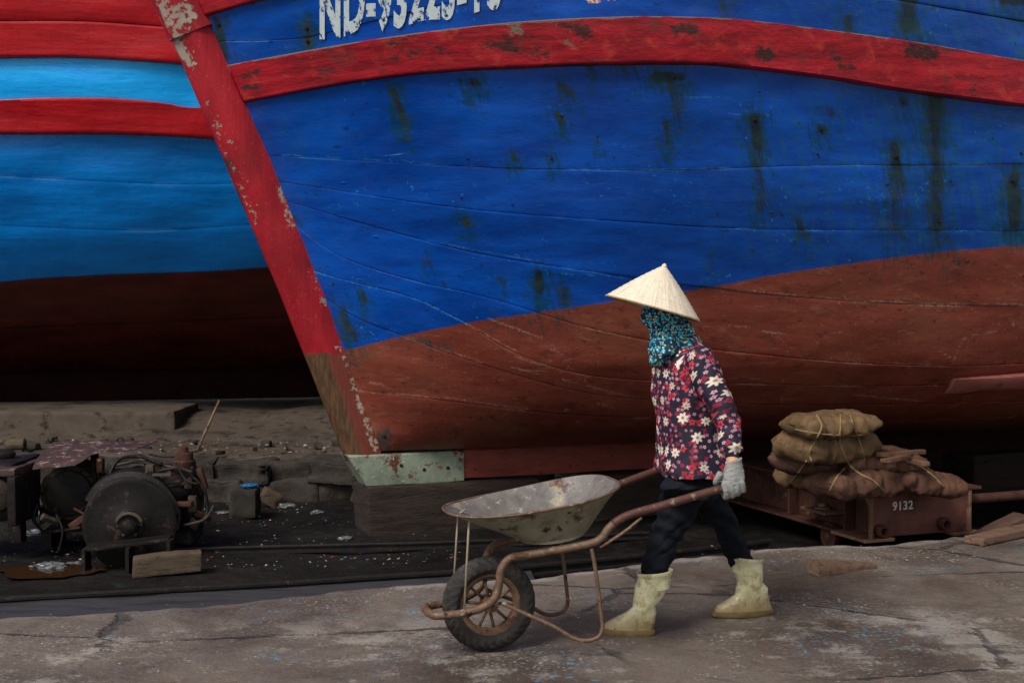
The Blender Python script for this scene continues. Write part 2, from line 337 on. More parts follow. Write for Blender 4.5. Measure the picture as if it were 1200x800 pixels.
tag(obj('pavement', V, F, M_QUAY, attrs={'lip': lip, 'worn': worn}, base=(0, 0, 0)), kind='structure', label='paint-spattered concrete quay with a broken edge')

def m_mud():
    m = Mat('slipway_mud'); co = m.co('Object'); a = m.noise(co, 1.4, 6, .65); b = m.noise(co, 9, 6, .7); f = m.noise(co, 70, 3, .7)
    c = m.ramp(a, [(.32, (.003, .0026, .0025)), (.5, (.0075, .0062, .0058)), (.66, (.015, .012, .0105))])
    c = m.mix(m.mul(m.step(b, .58, .7), .6), c, (.010, .03, .022)); c = m.mix(m.mul(m.step(f, .64, .70), .6), c, (.07, .06, .05))
    n = m.bump(m.add(a, m.add(b, m.mul(f, .3))), .8, .03)
    return m.out(c, m.step(b, .35, .6, .4, .8), n, 0, .10)
M_MUD = m_mud()
gx = np.concatenate([[-600, -150, -40, -15], np.linspace(-7, 6, 150), [15, 40, 150, 600]]); gy = np.concatenate([[-300, -60, 0, 4], np.linspace(5.5, 12.5, 110), [16, 30, 80, 250, 900]])
V = [[x, y, FLOOR + ((.035 * fbm((x, y, 0), 1.3, 2, 4) if -7 < x < 6 and 5.5 < y < 12.5 else -.05))] for y in gy for x in gx]
F = [(j * len(gx) + i, j * len(gx) + i + 1, (j + 1) * len(gx) + i + 1, (j + 1) * len(gx) + i) for j in range(len(gy) - 1) for i in range(len(gx) - 1)]
tag(obj('ground', V, F, M_MUD, base=(0, 0, 0)), kind='structure', label='dark wet mud of the slipway bed')

# dark steel channel strip along the foot of the quay
M_STRIP = m_simple('channel_steel', [(.012, .0115, .013), (.034, .033, .036), (.02, .02, .022)], 3, .5, .35, .0, .25, stretch=(.5, 5, 1), spots=[((.14, .13, .14), 9, .66, .74), ((.015, .013, .012), 5, .6, .7)])
sa, sb = PZ(-60, 724, -.10), PZ(620, 668, -.10); sa2, sb2 = PZ(-60, 706, -.12), PZ(620, 661, -.12)
N_ = 80; V = []
for i in range(N_):
    t = i / (N_ - 1); a = sa + (sb - sa) * t; b = sa2 + (sb2 - sa2) * t; a = a + np.array([.05, -.25, -.02]); b = b + np.array([0, .004 * nz((t * 30, 0, 0)), 0])
    for q in np.linspace(0, 1, 7): p = a + (b - a) * q; p[2] += .006 * nz(p, 4) - .02 * math.sin(q * math.pi); V.append(p)
    V.append(b + np.array([0, 0.01, -.12]))
F = [(i * 8 + k, (i + 1) * 8 + k, (i + 1) * 8 + k + 1, i * 8 + k + 1) for i in range(N_ - 1) for k in range(7)]
tag(obj('gutter_channel', V, F, M_STRIP), 'dark smooth steel gutter strip between broken quay edge and nearest rail', 'gutter')

M_RAIL = m_simple('rail_iron', [(.004, .0035, .0035), (.012, .009, .008)], 14, .55, .4, .0, .25, spots=[((.06, .03, .018), 20, .6, .7)])
def rail(pxs, z, label, h=.07, wd=.05):
    P = catmull([PZ(u, v, z) for u, v in pxs], 14); root = None
    prof = [(-.6, -h), (.6, -h), (.6, -h * .8), (.14, -h * .65), (.14, -h * .35), (.5, -h * .25), (.5, -.004), (.4, 0), (-.4, 0), (-.5, -.004), (-.5, -h * .25), (-.14, -h * .35), (-.14, -h * .65), (-.6, -h * .8)]
    rings = []
    for i, p in enumerate(P):
        t = unit(P[min(i + 1, len(P) - 1)] - P[max(i - 1, 0)]); n = np.array([t[1], -t[0], 0])
        rings.append([p + n * a * wd + np.array([0, 0, b]) + .002 * nz(p, 9) for a, b in prof])
    V, F = loft(rings); return tag(obj('slipway_rail', V, F, M_RAIL, sharp=40), label, 'rail', 'slipway rails')
rail([(-80, 704), (0, 699), (200, 688), (400, 676), (640, 659), (900, 632)], -.10, 'black iron slipway rail nearest the quay, along the gutter strip')
rail([(190, 642), (300, 639), (420, 636), (560, 632), (760, 622)], -.15, 'thin dark slipway rail farther in, behind the wooden offcut', .05, .035)

# far earth bank, stone kerb, sill
LEDGE = .12; LY = 10.9
M_EARTH = m_simple('bank_earth', [(.018, .013, .010), (.062, .046, .035), (.036, .027, .021)], 2.2, .9, .7, spots=[((.13, .105, .08), 14, .6, .72), ((.012, .009, .007), 7, .55, .66)], dist=.03)
bx = np.linspace(-13, .35, 150); by = np.linspace(0, 1, 40)
V = [[x, (LY + .18 + .06 * nz((x, 0, 0), 2)) + (19 - LY) * t ** 1.7, LEDGE - .02 + .05 * fbm((x, t * 8, 0), 1.4, 4, 4) * (1 if t < .6 else .2) + .17 * min(1, max(0, (LY + .18 + (19 - LY) * t ** 1.7 - 11.9) / 1.1)) ** 1.5] for t in by for x in bx]
V += [[x, LY + .2, -.6] for x in bx]; nb = len(bx)
F = [(j * nb + i, j * nb + i + 1, (j + 1) * nb + i + 1, (j + 1) * nb + i) for j in range(len(by) - 1) for i in range(nb - 1)] + [(40 * nb + i, 40 * nb + i + 1, i + 1, i) for i in range(nb - 1)]
tag(obj('terrain', V, F, M_EARTH, base=(0, LY, 0)), kind='structure', label='brown earth bank between the two boats')
M_STONE = m_simple('kerb_stone', [(.010, .0085, .0075), (.034, .027, .022), (.019, .0155, .013)], 5, .85, .8, spots=[((.07, .058, .046), 9, .6, .7)], dist=.03)
kerb = empty('stone_kerb', (-3, LY, FLOOR), 'rough dark stone kerb holding back the brown earth bank', 'kerb')
i = 0
for course, (z0, hgt, w0, w1, dep) in enumerate(((FLOOR - .04, .2, .18, .46, .0), (FLOOR + .13, .18, .22, .62, .05))):
    x = -6.2 - .2 * course
    while x < .2:
        wd = random.uniform(w0, w1); hh_ = hgt * random.uniform(.9, 1.12); dy = random.uniform(-.10, .06) + dep; tl = random.uniform(-.12, .12)
        V, F = chunk((x + wd / 2, LY + .06 + dy, z0 + hh_ / 2), (wd * 1.05, .42, hh_), [unit([1, tl, tl * .6]), unit([-tl, 1, 0]), unit([-tl * .6, 0, 1])], amp=.045, f=4.5, cuts=5, bw=.035, o=i * 3.3 + course)
        obj('stone', V, F, M_STONE, kerb); x += wd * .94; i += 1
M_SILL = m_simple('sill_concrete', [(.028, .021, .016), (.072, .055, .042), (.046, .036, .028)], 3, .9, .5, spots=[((.02, .014, .011), 4, .54, .64), ((.16, .13, .1), 30, .66, .74)])
V, F = chunk((-6.2, 13.0, .21), (6.2, 1.0, .28), amp=.02, f=2.5, cuts=12, bw=.025)
tag(obj('concrete_sill_or_added_wall', V, F, M_SILL), 'low brown concrete sill under the keel of the boat behind', 'sill')
V, F = chunk(np.array([-1.0, 9.4, 0]) + np.array([math.cos(R(21)), math.sin(R(21)), 0]) * 10.5 + np.array([-math.sin(R(21)), math.cos(R(21)), 0]) * 1.75 + np.array([0, 0, .1]), (15, .4, .7), [np.array([math.cos(R(21)), math.sin(R(21)), 0]), np.array([-math.sin(R(21)), math.cos(R(21)), 0]), np.array([0, 0, 1.])], amp=.02, f=2.5, cuts=12, bw=.025)
tag(obj('concrete_sill_or_added_wall', V, F, M_SILL), 'low added wall hiding lit ground beyond the keel of the nearest boat', 'sill')  # made-up wall, added to block the lit ground showing under the hull

# ------------------------------------------------------------------ main boat
AXA = R(21); BT = np.array([math.cos(AXA), math.sin(AXA), 0]); BN = np.array([math.sin(AXA), -math.cos(AXA), 0])
K0 = np.array([-1.0, 9.4, 0.])
KEEL_Z0, KEEL_Z1 = .15, .36
def boat_plane(u, v, wv):
    p = PPL(u, v, K0 + BN * wv, BN); return np.dot(p - K0, BT), p[2]
def polyfit_edge(px, wv, deg=2):
    a = np.array([boat_plane(u, v, wv) for u, v in px]); return np.poly1d(np.polyfit(a[:, 1], a[:, 0], deg))
s_right = polyfit_edge([(240, 25), (265, 75), (290, 130), (320, 210), (345, 275), (380, 350), (395, 400), (437, 528)], .08)
s_left = polyfit_edge([(181, 0), (205, 46), (250, 160), (300, 270), (350, 395), (405, 535)], .04)
LZ = ([.3, .5, 1.0, 2.0, 2.9, 3.6], [3.1, 2.8, 2.2, 1.6, 1.3, 1.2])
def whull(d, z):
    d = np.maximum(d, 0); z = np.asarray(z, float)
    L = np.interp(z, *LZ); G = 1 - np.exp(-np.maximum(z - .33, 0) / .2)
    aft = 1 - .35 * np.clip((d - 8) / 6, 0, 1) ** 2
    return .07 + (2.76 + .03 * z) * (1 - np.exp(-d / L)) * G * aft
def hull_pt(d, z, off=0.):
    d, z = np.broadcast_arrays(np.asarray(d, float), np.asarray(z, float)); s = s_right(z) + d; wv = whull(d, z) + off
    return K0 + s[..., None] * BT + wv[..., None] * BN + z[..., None] * np.array([0, 0, 1.])
def hull_hit(u, v, off=0.):
    r = ray(u, v); Y = np.linspace(4.5, 13, 1700); P = CAM + np.outer(Y / r[1], r)
    s = (P - K0) @ BT; wv = (P - K0) @ BN; d = s - s_right(P[:, 2]); f = whull(d, P[:, 2]) + off - wv
    ok = np.where((f[1:] >= 0) & (f[:-1] < 0) & (P[1:, 2] > .34))[0]
    if not len(ok): return None
    i = ok[0]; t = f[i] / (f[i] - f[i + 1]); p = P[i] + (P[i + 1] - P[i]) * t
    return np.dot(p - K0, BT) - s_right(p[2]), p[2]
def seam(px, off=0.):
    a = sorted([h for h in (hull_hit(u, v, off) for u, v in catmull(px, 5)) if h]); a = np.array(a)
    return lambda d: np.interp(d, a[:, 0], a[:, 1])
S_top = lambda d: np.interp(d, [0, 1, 3, 6, 14], [4.35, 4.2, 3.95, 3.75, 4.0])
S_uw1 = lambda d: S_uw0(d) + .22
S_uw0 = seam([(240, 20), (270, 11), (310, 0), (400, -24), (600, -66), (800, -86), (1000, -70), (1200, -30)])
S_u1 = seam([(262, 48), (300, 48), (350, 45), (390, 37), (500, 10), (600, -8), (780, -22), (900, -18), (1050, 0), (1200, 25)])
S_w1 = seam([(268, 76), (300, 70), (400, 52), (500, 37), (600, 26), (700, 20), (780, 19), (860, 22), (950, 32), (1060, 47), (1200, 70)], .07)
S_w0 = seam([(287, 119), (400, 98), (500, 85), (600, 79), (700, 75), (800, 74), (870, 78), (970, 90), (1060, 105), (1200, 123)], .07)
S1 = seam([(318, 182), (400, 187), (510, 193), (600, 197), (720, 199), (800, 199), (940, 194), (1060, 193), (1200, 192)])
S2 = seam([(328, 213), (400, 224), (500, 239), (600, 250), (750, 261), (850, 267), (1000, 270), (1200, 270)])
S3 = seam([(338, 236), (420, 260), (560, 297), (740, 325), (830, 337), (960, 350), (1080, 357), (1200, 358)])
S4 = seam([(348, 266), (400, 301), (480, 328), (570, 348), (690, 384), (800, 405), (920, 418), (1000, 425), (1115, 429), (1200, 426)])
S5 = seam([(362, 315), (400, 327), (480, 347), (545, 378), (600, 412), (680, 438), (780, 447), (900, 450), (1040, 452), (1200, 448)])
S6 = seam([(380, 347), (420, 373), (475, 394), (560, 425), (700, 462), (850, 472), (1000, 474), (1200, 470)])
S7 = seam([(416, 457), (480, 464), (570, 475), (620, 481), (700, 487), (850, 492), (1000, 494), (1200, 488)])
S8 = lambda d: np.full_like(np.asarray(d, float), KEEL_Z1 + .005)
S_paint = seam([(395, 411), (417, 407), (501, 387), (569, 375), (636, 365), (720, 353), (834, 336), (901, 323), (1002, 308), (1104, 295), (1200, 287)])
STREAK_K = 1.25
STREAK = [  # (u0,v0,u1,v1,half width,strength)
    (1095, 108, 1096, 150, 9, 1.), (1096, 150, 1097, 268, 8, .8), (884, 138, 888, 172, 5, 1.1), (888, 172, 893, 245, 6, .62), (790, 88, 795, 150, 8, .5), (1048, 172, 1050, 195, 6, .9), (1050, 200, 1052, 266, 15, .55),
    (1188, 208, 1189, 262, 7, 1.), (461, 106, 473, 140, 4, 1.), (473, 140, 482, 178, 4, .4), (632, 322, 633, 340, 5, 1.), (660, 340, 662, 352, 8, .6), (655, 100, 668, 110, 6, .7), (770, 90, 797, 91, 5, 1.1),
    (553, 97, 556, 99, 6, .9), (654, 136, 658, 142, 4, .9), (646, 183, 648, 192, 3, .8), (545, 257, 548, 262, 6, .7), (780, 145, 781, 170, 3, .9), (962, 150, 963, 155, 4, .9), (972, 130, 975, 134, 5, .6), (1058, 118, 1060, 122, 5, .8),
    (1065, 0, 1064, 30, 10, .9), (993, 20, 995, 32, 5, .8), (850, 0, 850, 16, 20, .4), (1175, 0, 1200, 3, 6, .9), (720, 70, 730, 76, 14, .5), (690, 78, 700, 88, 4, .6), (740, 78, 750, 90, 5, .6), (940, 270, 945, 276, 6, .6), (1030, 250, 1040, 300, 14, .3), (1100, 280, 1110, 288, 10, .5),
    (425, 345, 428, 352, 4, .7), (408, 385, 415, 395, 8, .7), (402, 360, 404, 395, 6, .6), (338, 262, 345, 300, 4, .9), (352, 300, 366, 335, 4, .8), (322, 215, 326, 235, 4, .7), (305, 165, 312, 190, 4, .6), (255, 25, 262, 70, 5, .9), (360, 30, 361, 50, 5, .9),
    (500, 305, 505, 312, 5, .5), (582, 325, 590, 330, 5, .5), (470, 395, 520, 405, 6, .35), (560, 370, 660, 375, 8, .3), (600, 180, 604, 184, 3, .7), (700, 165, 703, 168, 3, .6), (830, 300, 834, 310, 4, .5), (935, 258, 938, 268, 4, .7), (430, 508, 470, 512, 5, .3), (449, 511, 450, 512, 3, .9)]
W_STREAK = [(470, 62, 520, 60, 8, .45), (380, 90, 390, 82, 10, .5), (570, 52, 640, 62, 5, .75), (590, 45, 625, 44, 4, .6), (660, 28, 690, 40, 10, .6), (720, 62, 745, 55, 3, .6), (790, 33, 815, 34, 5, .85), (893, 62, 899, 66, 8, .95), (975, 62, 990, 78, 9, .6), (1066, 58, 1092, 62, 8, 1.), (400, 55, 440, 60, 6, .35), (450, 75, 470, 50, 14, .4), (640, 78, 840, 77, 3, .7), (1140, 105, 1146, 108, 6, .5), (285, 90, 300, 86, 4, .7), (287, 103, 300, 102, 4, .7)]
def streaks(P, L):
    u, v = topix(P); out = np.zeros_like(u)
    for a, b, c, d, hw, st in L:
        ab = np.array([c - a, d - b]); t = np.clip(((u - a) * ab[0] + (v - b) * ab[1]) / (ab @ ab + 1e-9), 0, 1)
        q = np.hypot(u - a - t * ab[0], v - b - t * ab[1]) / hw; out = np.maximum(out, st * (STREAK_K if hw > 3 else 1) * np.exp(-q ** 2 * .7))
    return out
SCUFF = [(a, b, c, d, 1.25, .95) for a, b, c, d in ((365, 318, 400, 327), (400, 327, 480, 347), (480, 347, 545, 378), (475, 394, 565, 425), (545, 378, 605, 412), (605, 418, 665, 438), (620, 398, 660, 415), (570, 372, 640, 398), (410, 440, 460, 455), (420, 458, 520, 466), (520, 466, 620, 480), (600, 430, 640, 440), (660, 445, 740, 465), (840, 378, 925, 393), (920, 417, 1110, 429), (830, 337, 1000, 352), (1000, 353, 1200, 357), (1115, 428, 1130, 395), (1130, 395, 1170, 387), (1100, 410, 1115, 420), (1140, 362, 1146, 368), (640, 320, 740, 325), (500, 282, 640, 308), (420, 187, 560, 195), (700, 199, 800, 200), (940, 270, 1200, 270), (940, 194, 1200, 192), (790, 113, 860, 114), (400, 360, 475, 394), (330, 182, 400, 186), (700, 472, 720, 478), (860, 440, 900, 446), (1000, 462, 1080, 470))]
DG = np.concatenate([[0, .006], np.linspace(.018, 5.2, 330), np.linspace(5.5, 14, 20)])
boat = empty('fishing_boat', K0 + np.array([0, 0, KEEL_Z0]), 'big wooden fishing boat with blue bow, red rubbing strake and red-brown bottom, nearest the woman', 'boat', 'wooden fishing boats on the slipway')
def strake(name, lo, hi, mat, proud=0., rows=16, back=.05, streak=STREAK, dg=DG, label=None, top_light=False, wob=.011, seed=0.):
    zl, zh = lo(dg), hi(dg); tv = np.concatenate([[0, 0, .02], np.linspace(.06, .94, rows), [.98, 1, 1]]); nr = len(tv); V = []; A = {'edge': [], 'paint': [], 'stain': [], 'weather': [], 'peel': [], 'halo': [], 'scuff': []}; UV = []
    g = .0012; tilt = .008 * math.sin(seed * 5.3)
    for k, t in enumerate(tv):
        z = zl + g + (zh - zl - 2 * g) * t
        off = proud + wob * np.array([fbm((d * .9, float(zz) * 2.4, seed), 1.7, 2, 3) for d, zz in zip(dg, z)]) + .003 * math.sin(seed * 9) + tilt * (t - .5)
        if k in (0, nr - 1): off = off - proud - back
        elif k in (1, nr - 2): off = off - (.0022 if proud < .03 else .012)
        P = hull_pt(dg, z, off); V.append(P); UV.append(np.c_[dg, z])
        A['edge'].append(np.minimum(z - zl, zh - z) if k not in (0, nr - 1) else np.full_like(z, .5)); A['paint'].append(z - S_paint(dg)); A['stain'].append(streaks(P, streak)); A['scuff'].append(streaks(P, SCUFF)); A['halo'].append(streaks(P, [(a, b, c, d + 14, hw * 2.2 + 5, st) for a, b, c, d, hw, st in streak]))
        u, v = topix(P); A['weather'].append(np.clip((u - 720) / 420, 0, 1) * np.clip(1.15 - abs(v - 180) / 330, 0, 1) + .25 * np.clip((420 - u) / 60, 0, 1))
        if mat is M_HULL: A['peel'].append(.62 * np.exp(-((u - 690) / 46) ** 2 - ((v + 1) / 10) ** 2))
        else: A['peel'].append(.5 * np.exp(-((u - 640) / 90) ** 2 - ((v - 30) / 25) ** 2) + (.75 if top_light and k >= nr - 3 else 0))
    n = len(dg); F = [(i * n + k, i * n + k + 1, (i + 1) * n + k + 1, (i + 1) * n + k) for i in range(nr - 1) for k in range(n - 1)]
    if proud > .03: F.append([i * n for i in range(nr)])
    o = obj(name, np.vstack(V), F, mat, boat, uv=np.vstack(UV), attrs={k: np.concatenate(a) for k, a in A.items()}, sharp=50)
    if label: o['label'] = label
    return o
PL = [(S_uw1, S_top, 12, 'plank'), (S_u1, S_uw0, 16, 'plank'), (S_w1, S_u1, 14, 'plank'), (S1, S_w0, 30, 'plank'), (S2, S1, 22, 'plank'), (S3, S2, 22, 'plank'), (S4, S3, 20, 'plank'), (S5, S4, 16, 'plank'), (S6, S5, 14, 'plank'), (S7, S6, 16, 'plank'), (S8, S7, 26, 'plank')]
for i, (lo, hi, rws, nm) in enumerate(PL): strake(nm, lo, hi, M_HULL, 0., rws, seed=i * 1.7)
strake('rubbing_strake', S_w0, S_w1, M_WALE, .075, 16, .06, W_STREAK, label='thick worn red rubbing strake', top_light=True, wob=.008)
DG_A = np.concatenate([[0, .01], np.linspace(.03, 4.5, 120), np.linspace(5, 14, 16)])
strake('upper_rubbing_strake', S_uw0, S_uw1, M_WALE, .07, 10, .06, [(300, 5, 330, 0, 6, .6)], dg=DG_A, label='upper red rubbing strake running back from the stem')
# hull closing: port side, transom, deck (one low-resolution shell)
dgl = np.concatenate([np.linspace(0, 6, 40), np.linspace(6.5, 14, 14)]); zr = np.concatenate([[KEEL_Z1], np.linspace(.4, 1, 10), np.linspace(1.15, 4.0, 16)])
def side(sign, inset=.0):
    out = []
    for z in zr:
        P = hull_pt(dgl, np.full_like(dgl, z)); wv = (P - K0) @ BN; P = P - np.outer(wv, BN) + np.outer(sign * np.maximum(wv - inset, 0), BN); out.append(P)
    return out
Lp = side(-1); nl = len(dgl); V = np.vstack(Lp); F = [((i + 1) * nl + k, (i + 1) * nl + k + 1, i * nl + k + 1, i * nl + k) for i in range(len(zr) - 1) for k in range(nl - 1)]
M_PORT = m_simple('far_side_paint', [(.10, .02, .014), (.06, .015, .012)], 3, .6)
obj('far_side_planking', V, F, M_PORT, boat)
Ls = side(1, .07); a = np.array([r[-1] for r in Ls]); b = np.array([r[-1] for r in Lp]); V = np.vstack([a, b]); n = len(zr)
obj('transom', V, [(i, n + i, n + i + 1, i + 1) for i in range(n - 1)], M_PORT, boat)
V = np.vstack([hull_pt(dgl, np.full_like(dgl, 3.3), -.06), np.array(Lp[np.argmin(abs(zr - 3.3))])]); obj('deck', V, [(i, i + 1, nl + i + 1, nl + i) for i in range(nl - 1)], m_simple('deck_wood', [(.16, .10, .06), (.24, .16, .10)], 5), boat)

# stem post
def stem_rings(z0, z1, grow=0., n=60, slope=0., aft=.05):
    rings = []
    for z in np.linspace(z0, z1, n):
        f = max(0, 1 - (z - z0) / .6) if slope else 0
        sl, sr = float(s_left(z)) - grow, float(s_right(z)) + aft; wd = sr - sl; rd = sl + wd * .52
        q = [(sl, .018), (sl + .02, .04 + grow), (rd - .02, .100 + grow), (rd + .02, .106 + grow), (sr - aft, .098 + grow), (sr, .095 + grow)]; q = q + [(a, -b) for a, b in q[::-1]]
        rr = []
        for a, b in q:
            zz = z + slope * f * (a - sl)
            rr.append(K0 + BT * (a + .006 * nz((a, zz * 2, 1), 1.3)) + BN * (b + .006 * nz((b * 4, zz * 3, 2), 1.5)) + np.array([0, 0, zz]))
        rings.append(rr)
    return rings
STEM_STR = [(190, 10, 215, 60, 6, .4), (255, 165, 300, 280, 5, .5), (345, 265, 395, 390, 4, .4), (330, 330, 360, 370, 5, .45)]
STEM_PEEL = [(205, 50, 235, 90, 7, 1.), (240, 105, 262, 165, 6, .95), (292, 220, 302, 250, 6, 1.1), (190, 0, 208, 42, 8, 1.1), (215, 5, 225, 20, 7, .9), (325, 220, 350, 290, 4, .9), (355, 300, 385, 365, 3, .8), (262, 170, 300, 262, 4, .6), (190, 15, 205, 45, 6, .8), (415, 445, 440, 525, 5, .9), (400, 405, 415, 445, 4, .9)]
def m_stem():
    m = Mat('stem_paint'); co = m.co('Object'); g = m.noise(co, 9, 6, .68); b = m.noise(m.map(co, (1, 1, .3)), 6, 5); f = m.noise(co, 45, 4, .6); wv = m.noise(m.map(co, (20, 20, 1.0), (0, 0, 0), (0, .38, 0)), 2.2, 6, .7)
    c = m.mix(m.step(b, .35, .68), (.19, .003, .008), (.30, .006, .014)); c = m.mix(m.mul(m.step(f, .6, .7), .3), c, (.5, .08, .08))
    pl = m.attr('peel'); pk = m.step(m.add(m.mul(pl, .62), m.mul(m.ma('SUBTRACT', m.noise(co, 22, 7, .75), .5), 2.4)), .50, .55)
    c = m.mix(pk, c, m.mix(g, (.13, .11, .085), (.34, .30, .24)))
    stn = m.attr('stain'); c = m.mix(m.mul(m.step(m.add(stn, m.mul(m.ma('SUBTRACT', g, .5), 1.8)), .45, .75), .85), c, (.03, .012, .010))
    wood = m.ramp(wv, [(.3, (.03, .015, .009)), (.5, (.065, .033, .016)), (.62, (.10, .054, .025)), (.75, (.045, .021, .012))]); redw = m.mix(g, (.10, .022, .014), (.16, .035, .022))
    low = m.mix(m.step(m.add(m.attr('aft'), m.mul(m.ma('SUBTRACT', wv, .5), .8)), .5, .62), wood, redw); low = m.mix(m.mul(pk, .8), low, (.33, .28, .21))
    pm = m.step(m.add(m.attr('paint'), m.mul(m.ma('SUBTRACT', g, .5), .10)), -.008, .008); c = m.mix(pm, low, c)
    n = m.bump(m.add(m.mul(pk, -.6), m.add(b, m.mul(wv, .5))), .5, .012); n = m.bump(f, .2, .004, n)
    return m.out(c, m.step(g, .3, .7, .42, .66), n, 0, .25)
M_STEM = m_stem()
rg = stem_rings(KEEL_Z1 - .06, 4.5, n=170); V, F = loft(rg); V2 = V
zb = boat_plane(385, 414, .08)[1]
af = np.array([((p - K0) @ BT - s_left(p[2])) / (s_right(p[2]) - s_left(p[2])) for p in V])
obj('stem_post', V, F, M_STEM, boat, attrs={'stain': streaks(V, STEM_STR), 'peel': streaks(V, STEM_PEEL), 'paint': V[:, 2] - zb, 'aft': af}, sharp=28)
zc = boat_plane(205, 47, .06)[1]; rg = stem_rings(zc, 4.55, .022, 60, .42, .10); V, F = loft(rg)
af = np.zeros(len(V)); o = obj('stem_collar', V, F, M_STEM, boat, attrs={'stain': streaks(V, STEM_STR) * .4, 'peel': streaks(V, STEM_PEEL), 'paint': V[:, 2] * 0 + 1, 'aft': af}, sharp=28); o['label'] = 'worn red collar at the head of the stem'
# keel and metal shoe
M_KEEL = m_simple('keel_paint', [(.12, .026, .018), (.19, .042, .03)], 5, .65, .5, stretch=(1, 1, 3), spots=[((.035, .016, .012), 8, .58, .68), ((.34, .24, .18), 30, .70, .76)])
def strip(s0, s1, z0, z1, hw, n=60, rake=0.):
    rings = []
    for s in np.linspace(s0, s1, n):
        q = [(-hw, z0), (hw, z0), (hw + .003, z0 + .01), (hw, z1 - .01), (hw - .01, z1), (-hw, z1)]
        rings.append([K0 + BT * (s + (rake * (z - z0) if s == s0 else 0)) + BN * (a + .004 * nz((s, z, a), 5)) + np.array([0, 0, z + .004 * nz((s, a, z), 3)]) for a, z in q])
    return loft(rings)
s_shoe = boat_plane(544, 548, .12)[0]; s_toe = boat_plane(430, 566, .12)[0]
V, F = strip(s_shoe + .004, 2.75, KEEL_Z0, KEEL_Z1, .10, 40); obj('keel', V, F, M_KEEL, boat, sharp=40)
M_KEEL2 = m_simple('aft_keel_painted_shade', [(.010, .0045, .0035), (.024, .008, .006)], 5, .85, .5, spec=.08); V, F = strip(2.755, 13, KEEL_Z0 + .004, KEEL_Z1, .098, 60); obj('keel', V, F, M_KEEL2, boat, sharp=40)['label'] = 'after length of the keel with deep shade painted into its colour'  # same keel, darkened here: the deep shade is painted into the colour
M_SHOE = m_simple('keel_shoe_paint', [(.10, .12, .085), (.20, .23, .17), (.13, .16, .115)], 7, .7, .6, spots=[((.09, .030, .016), 7, .57, .64), ((.34, .36, .31), 26, .60, .66), ((.14, .045, .03), 12, .58, .64)])
V, F = strip(s_toe, s_shoe, KEEL_Z0 - .015, KEEL_Z1 - .012, .113, 16, rake=-.62); obj('keel_shoe', V, F, M_SHOE, boat, sharp=40)['label'] = 'flaking pale green metal shoe at the fore end of the keel'
# bolts on shoe and hull
M_BOLT = m_simple('bolt_iron', [(.006, .005, .005), (.028, .013, .009)], 40, .6, .5, .4)
bolt0 = None
def bolt(p, nrm, r, parent):
    global bolt0
    if bolt0 is None:
        V, F = loft(lathe((0, 0, 0), (0, 0, 1), [(1, -.3), (1, .1), (.8, .4), (.35, .55)], 8)); bolt0 = obj('bolt', V, F, M_BOLT, base=(0, 0, 0)); o = bolt0; o.parent = parent; o.location = tuple(p - ORG[parent.name])
    else: o = share(bolt0, 'bolt', p, parent)
    o.rotation_euler = Vector(nrm).to_track_quat('Z', 'Y').to_euler(); o.scale = (r * .62, r * .62, r * .62)
for u, v, r in [(884, 141, .022), (962, 152, .016), (1050, 184, .024), (1058, 121, .018), (890, 108, .014), (972, 131, .012), (658, 137, .014), (553, 97, .014), (256, 29, .022), (359, 34, .02), (360, 49, .02), (646, 186, .012), (1196, 180, .016), (1187, 212, .02), (958, 181, .013), (1114, 213, .012), (300, 160, .012), (1100, 260, .014), (1040, 217, .012), (450, 511, .018), (1010, 100, .012), (430, 120, .01), (548, 186, .01), (700, 160, .01), (600, 240, .01), (790, 92, .016), (840, 250, .01), (540, 232, .01)]:
    h = hull_hit(u, v)
    if h:
        p = hull_pt(h[0], h[1], .004); e1 = hull_pt(h[0] + .05, h[1]) - p; e2 = hull_pt(h[0], h[1] + .05) - p; n = unit(np.cross(e1, e2)); n = n if n @ BN > 0 else -n; bolt(p, n, r, boat)
for u, v in ((470, 545), (497, 550), (525, 548)):
    s, z = boat_plane(u, v, .115); bolt(K0 + BT * s + BN * .117 + np.array([0, 0, z]), BN, .02, boat)
# painted registration
def m_letters(name, col, thr=.40, sc=9):
    m = Mat(name); co = m.co('Object'); g = m.noise(co, sc, 6, .7); f = m.noise(m.map(co, (30, 30, 3)), 1.2, 4, .6); k = m.step(m.add(m.mul(g, .7), m.mul(f, .3)), thr, thr + .04)
    m.m.blend_method = 'HASHED' if hasattr(m.m, 'blend_method') else None
    return m.out(m.mix(f, tuple(c * .7 for c in col), col), .6, None, 0, .3, k)
V, F = textmesh('ND-93223-TS', 1.1, .042); P = []
for x_, y_, _ in V:
    u, v = 374 + 212 * x_, 49 - 35 * x_ + 2 * math.sin(x_ * 19) - 70 * y_; h = hull_hit(u, v); P.append(hull_pt(h[0], h[1], .011))
obj('registration_lettering', np.array(P), F, m_letters('white_letter_paint', (.52, .60, .62), .44, 14), boat, smooth=False)['label'] = 'white stencilled number ND-93223-TS'
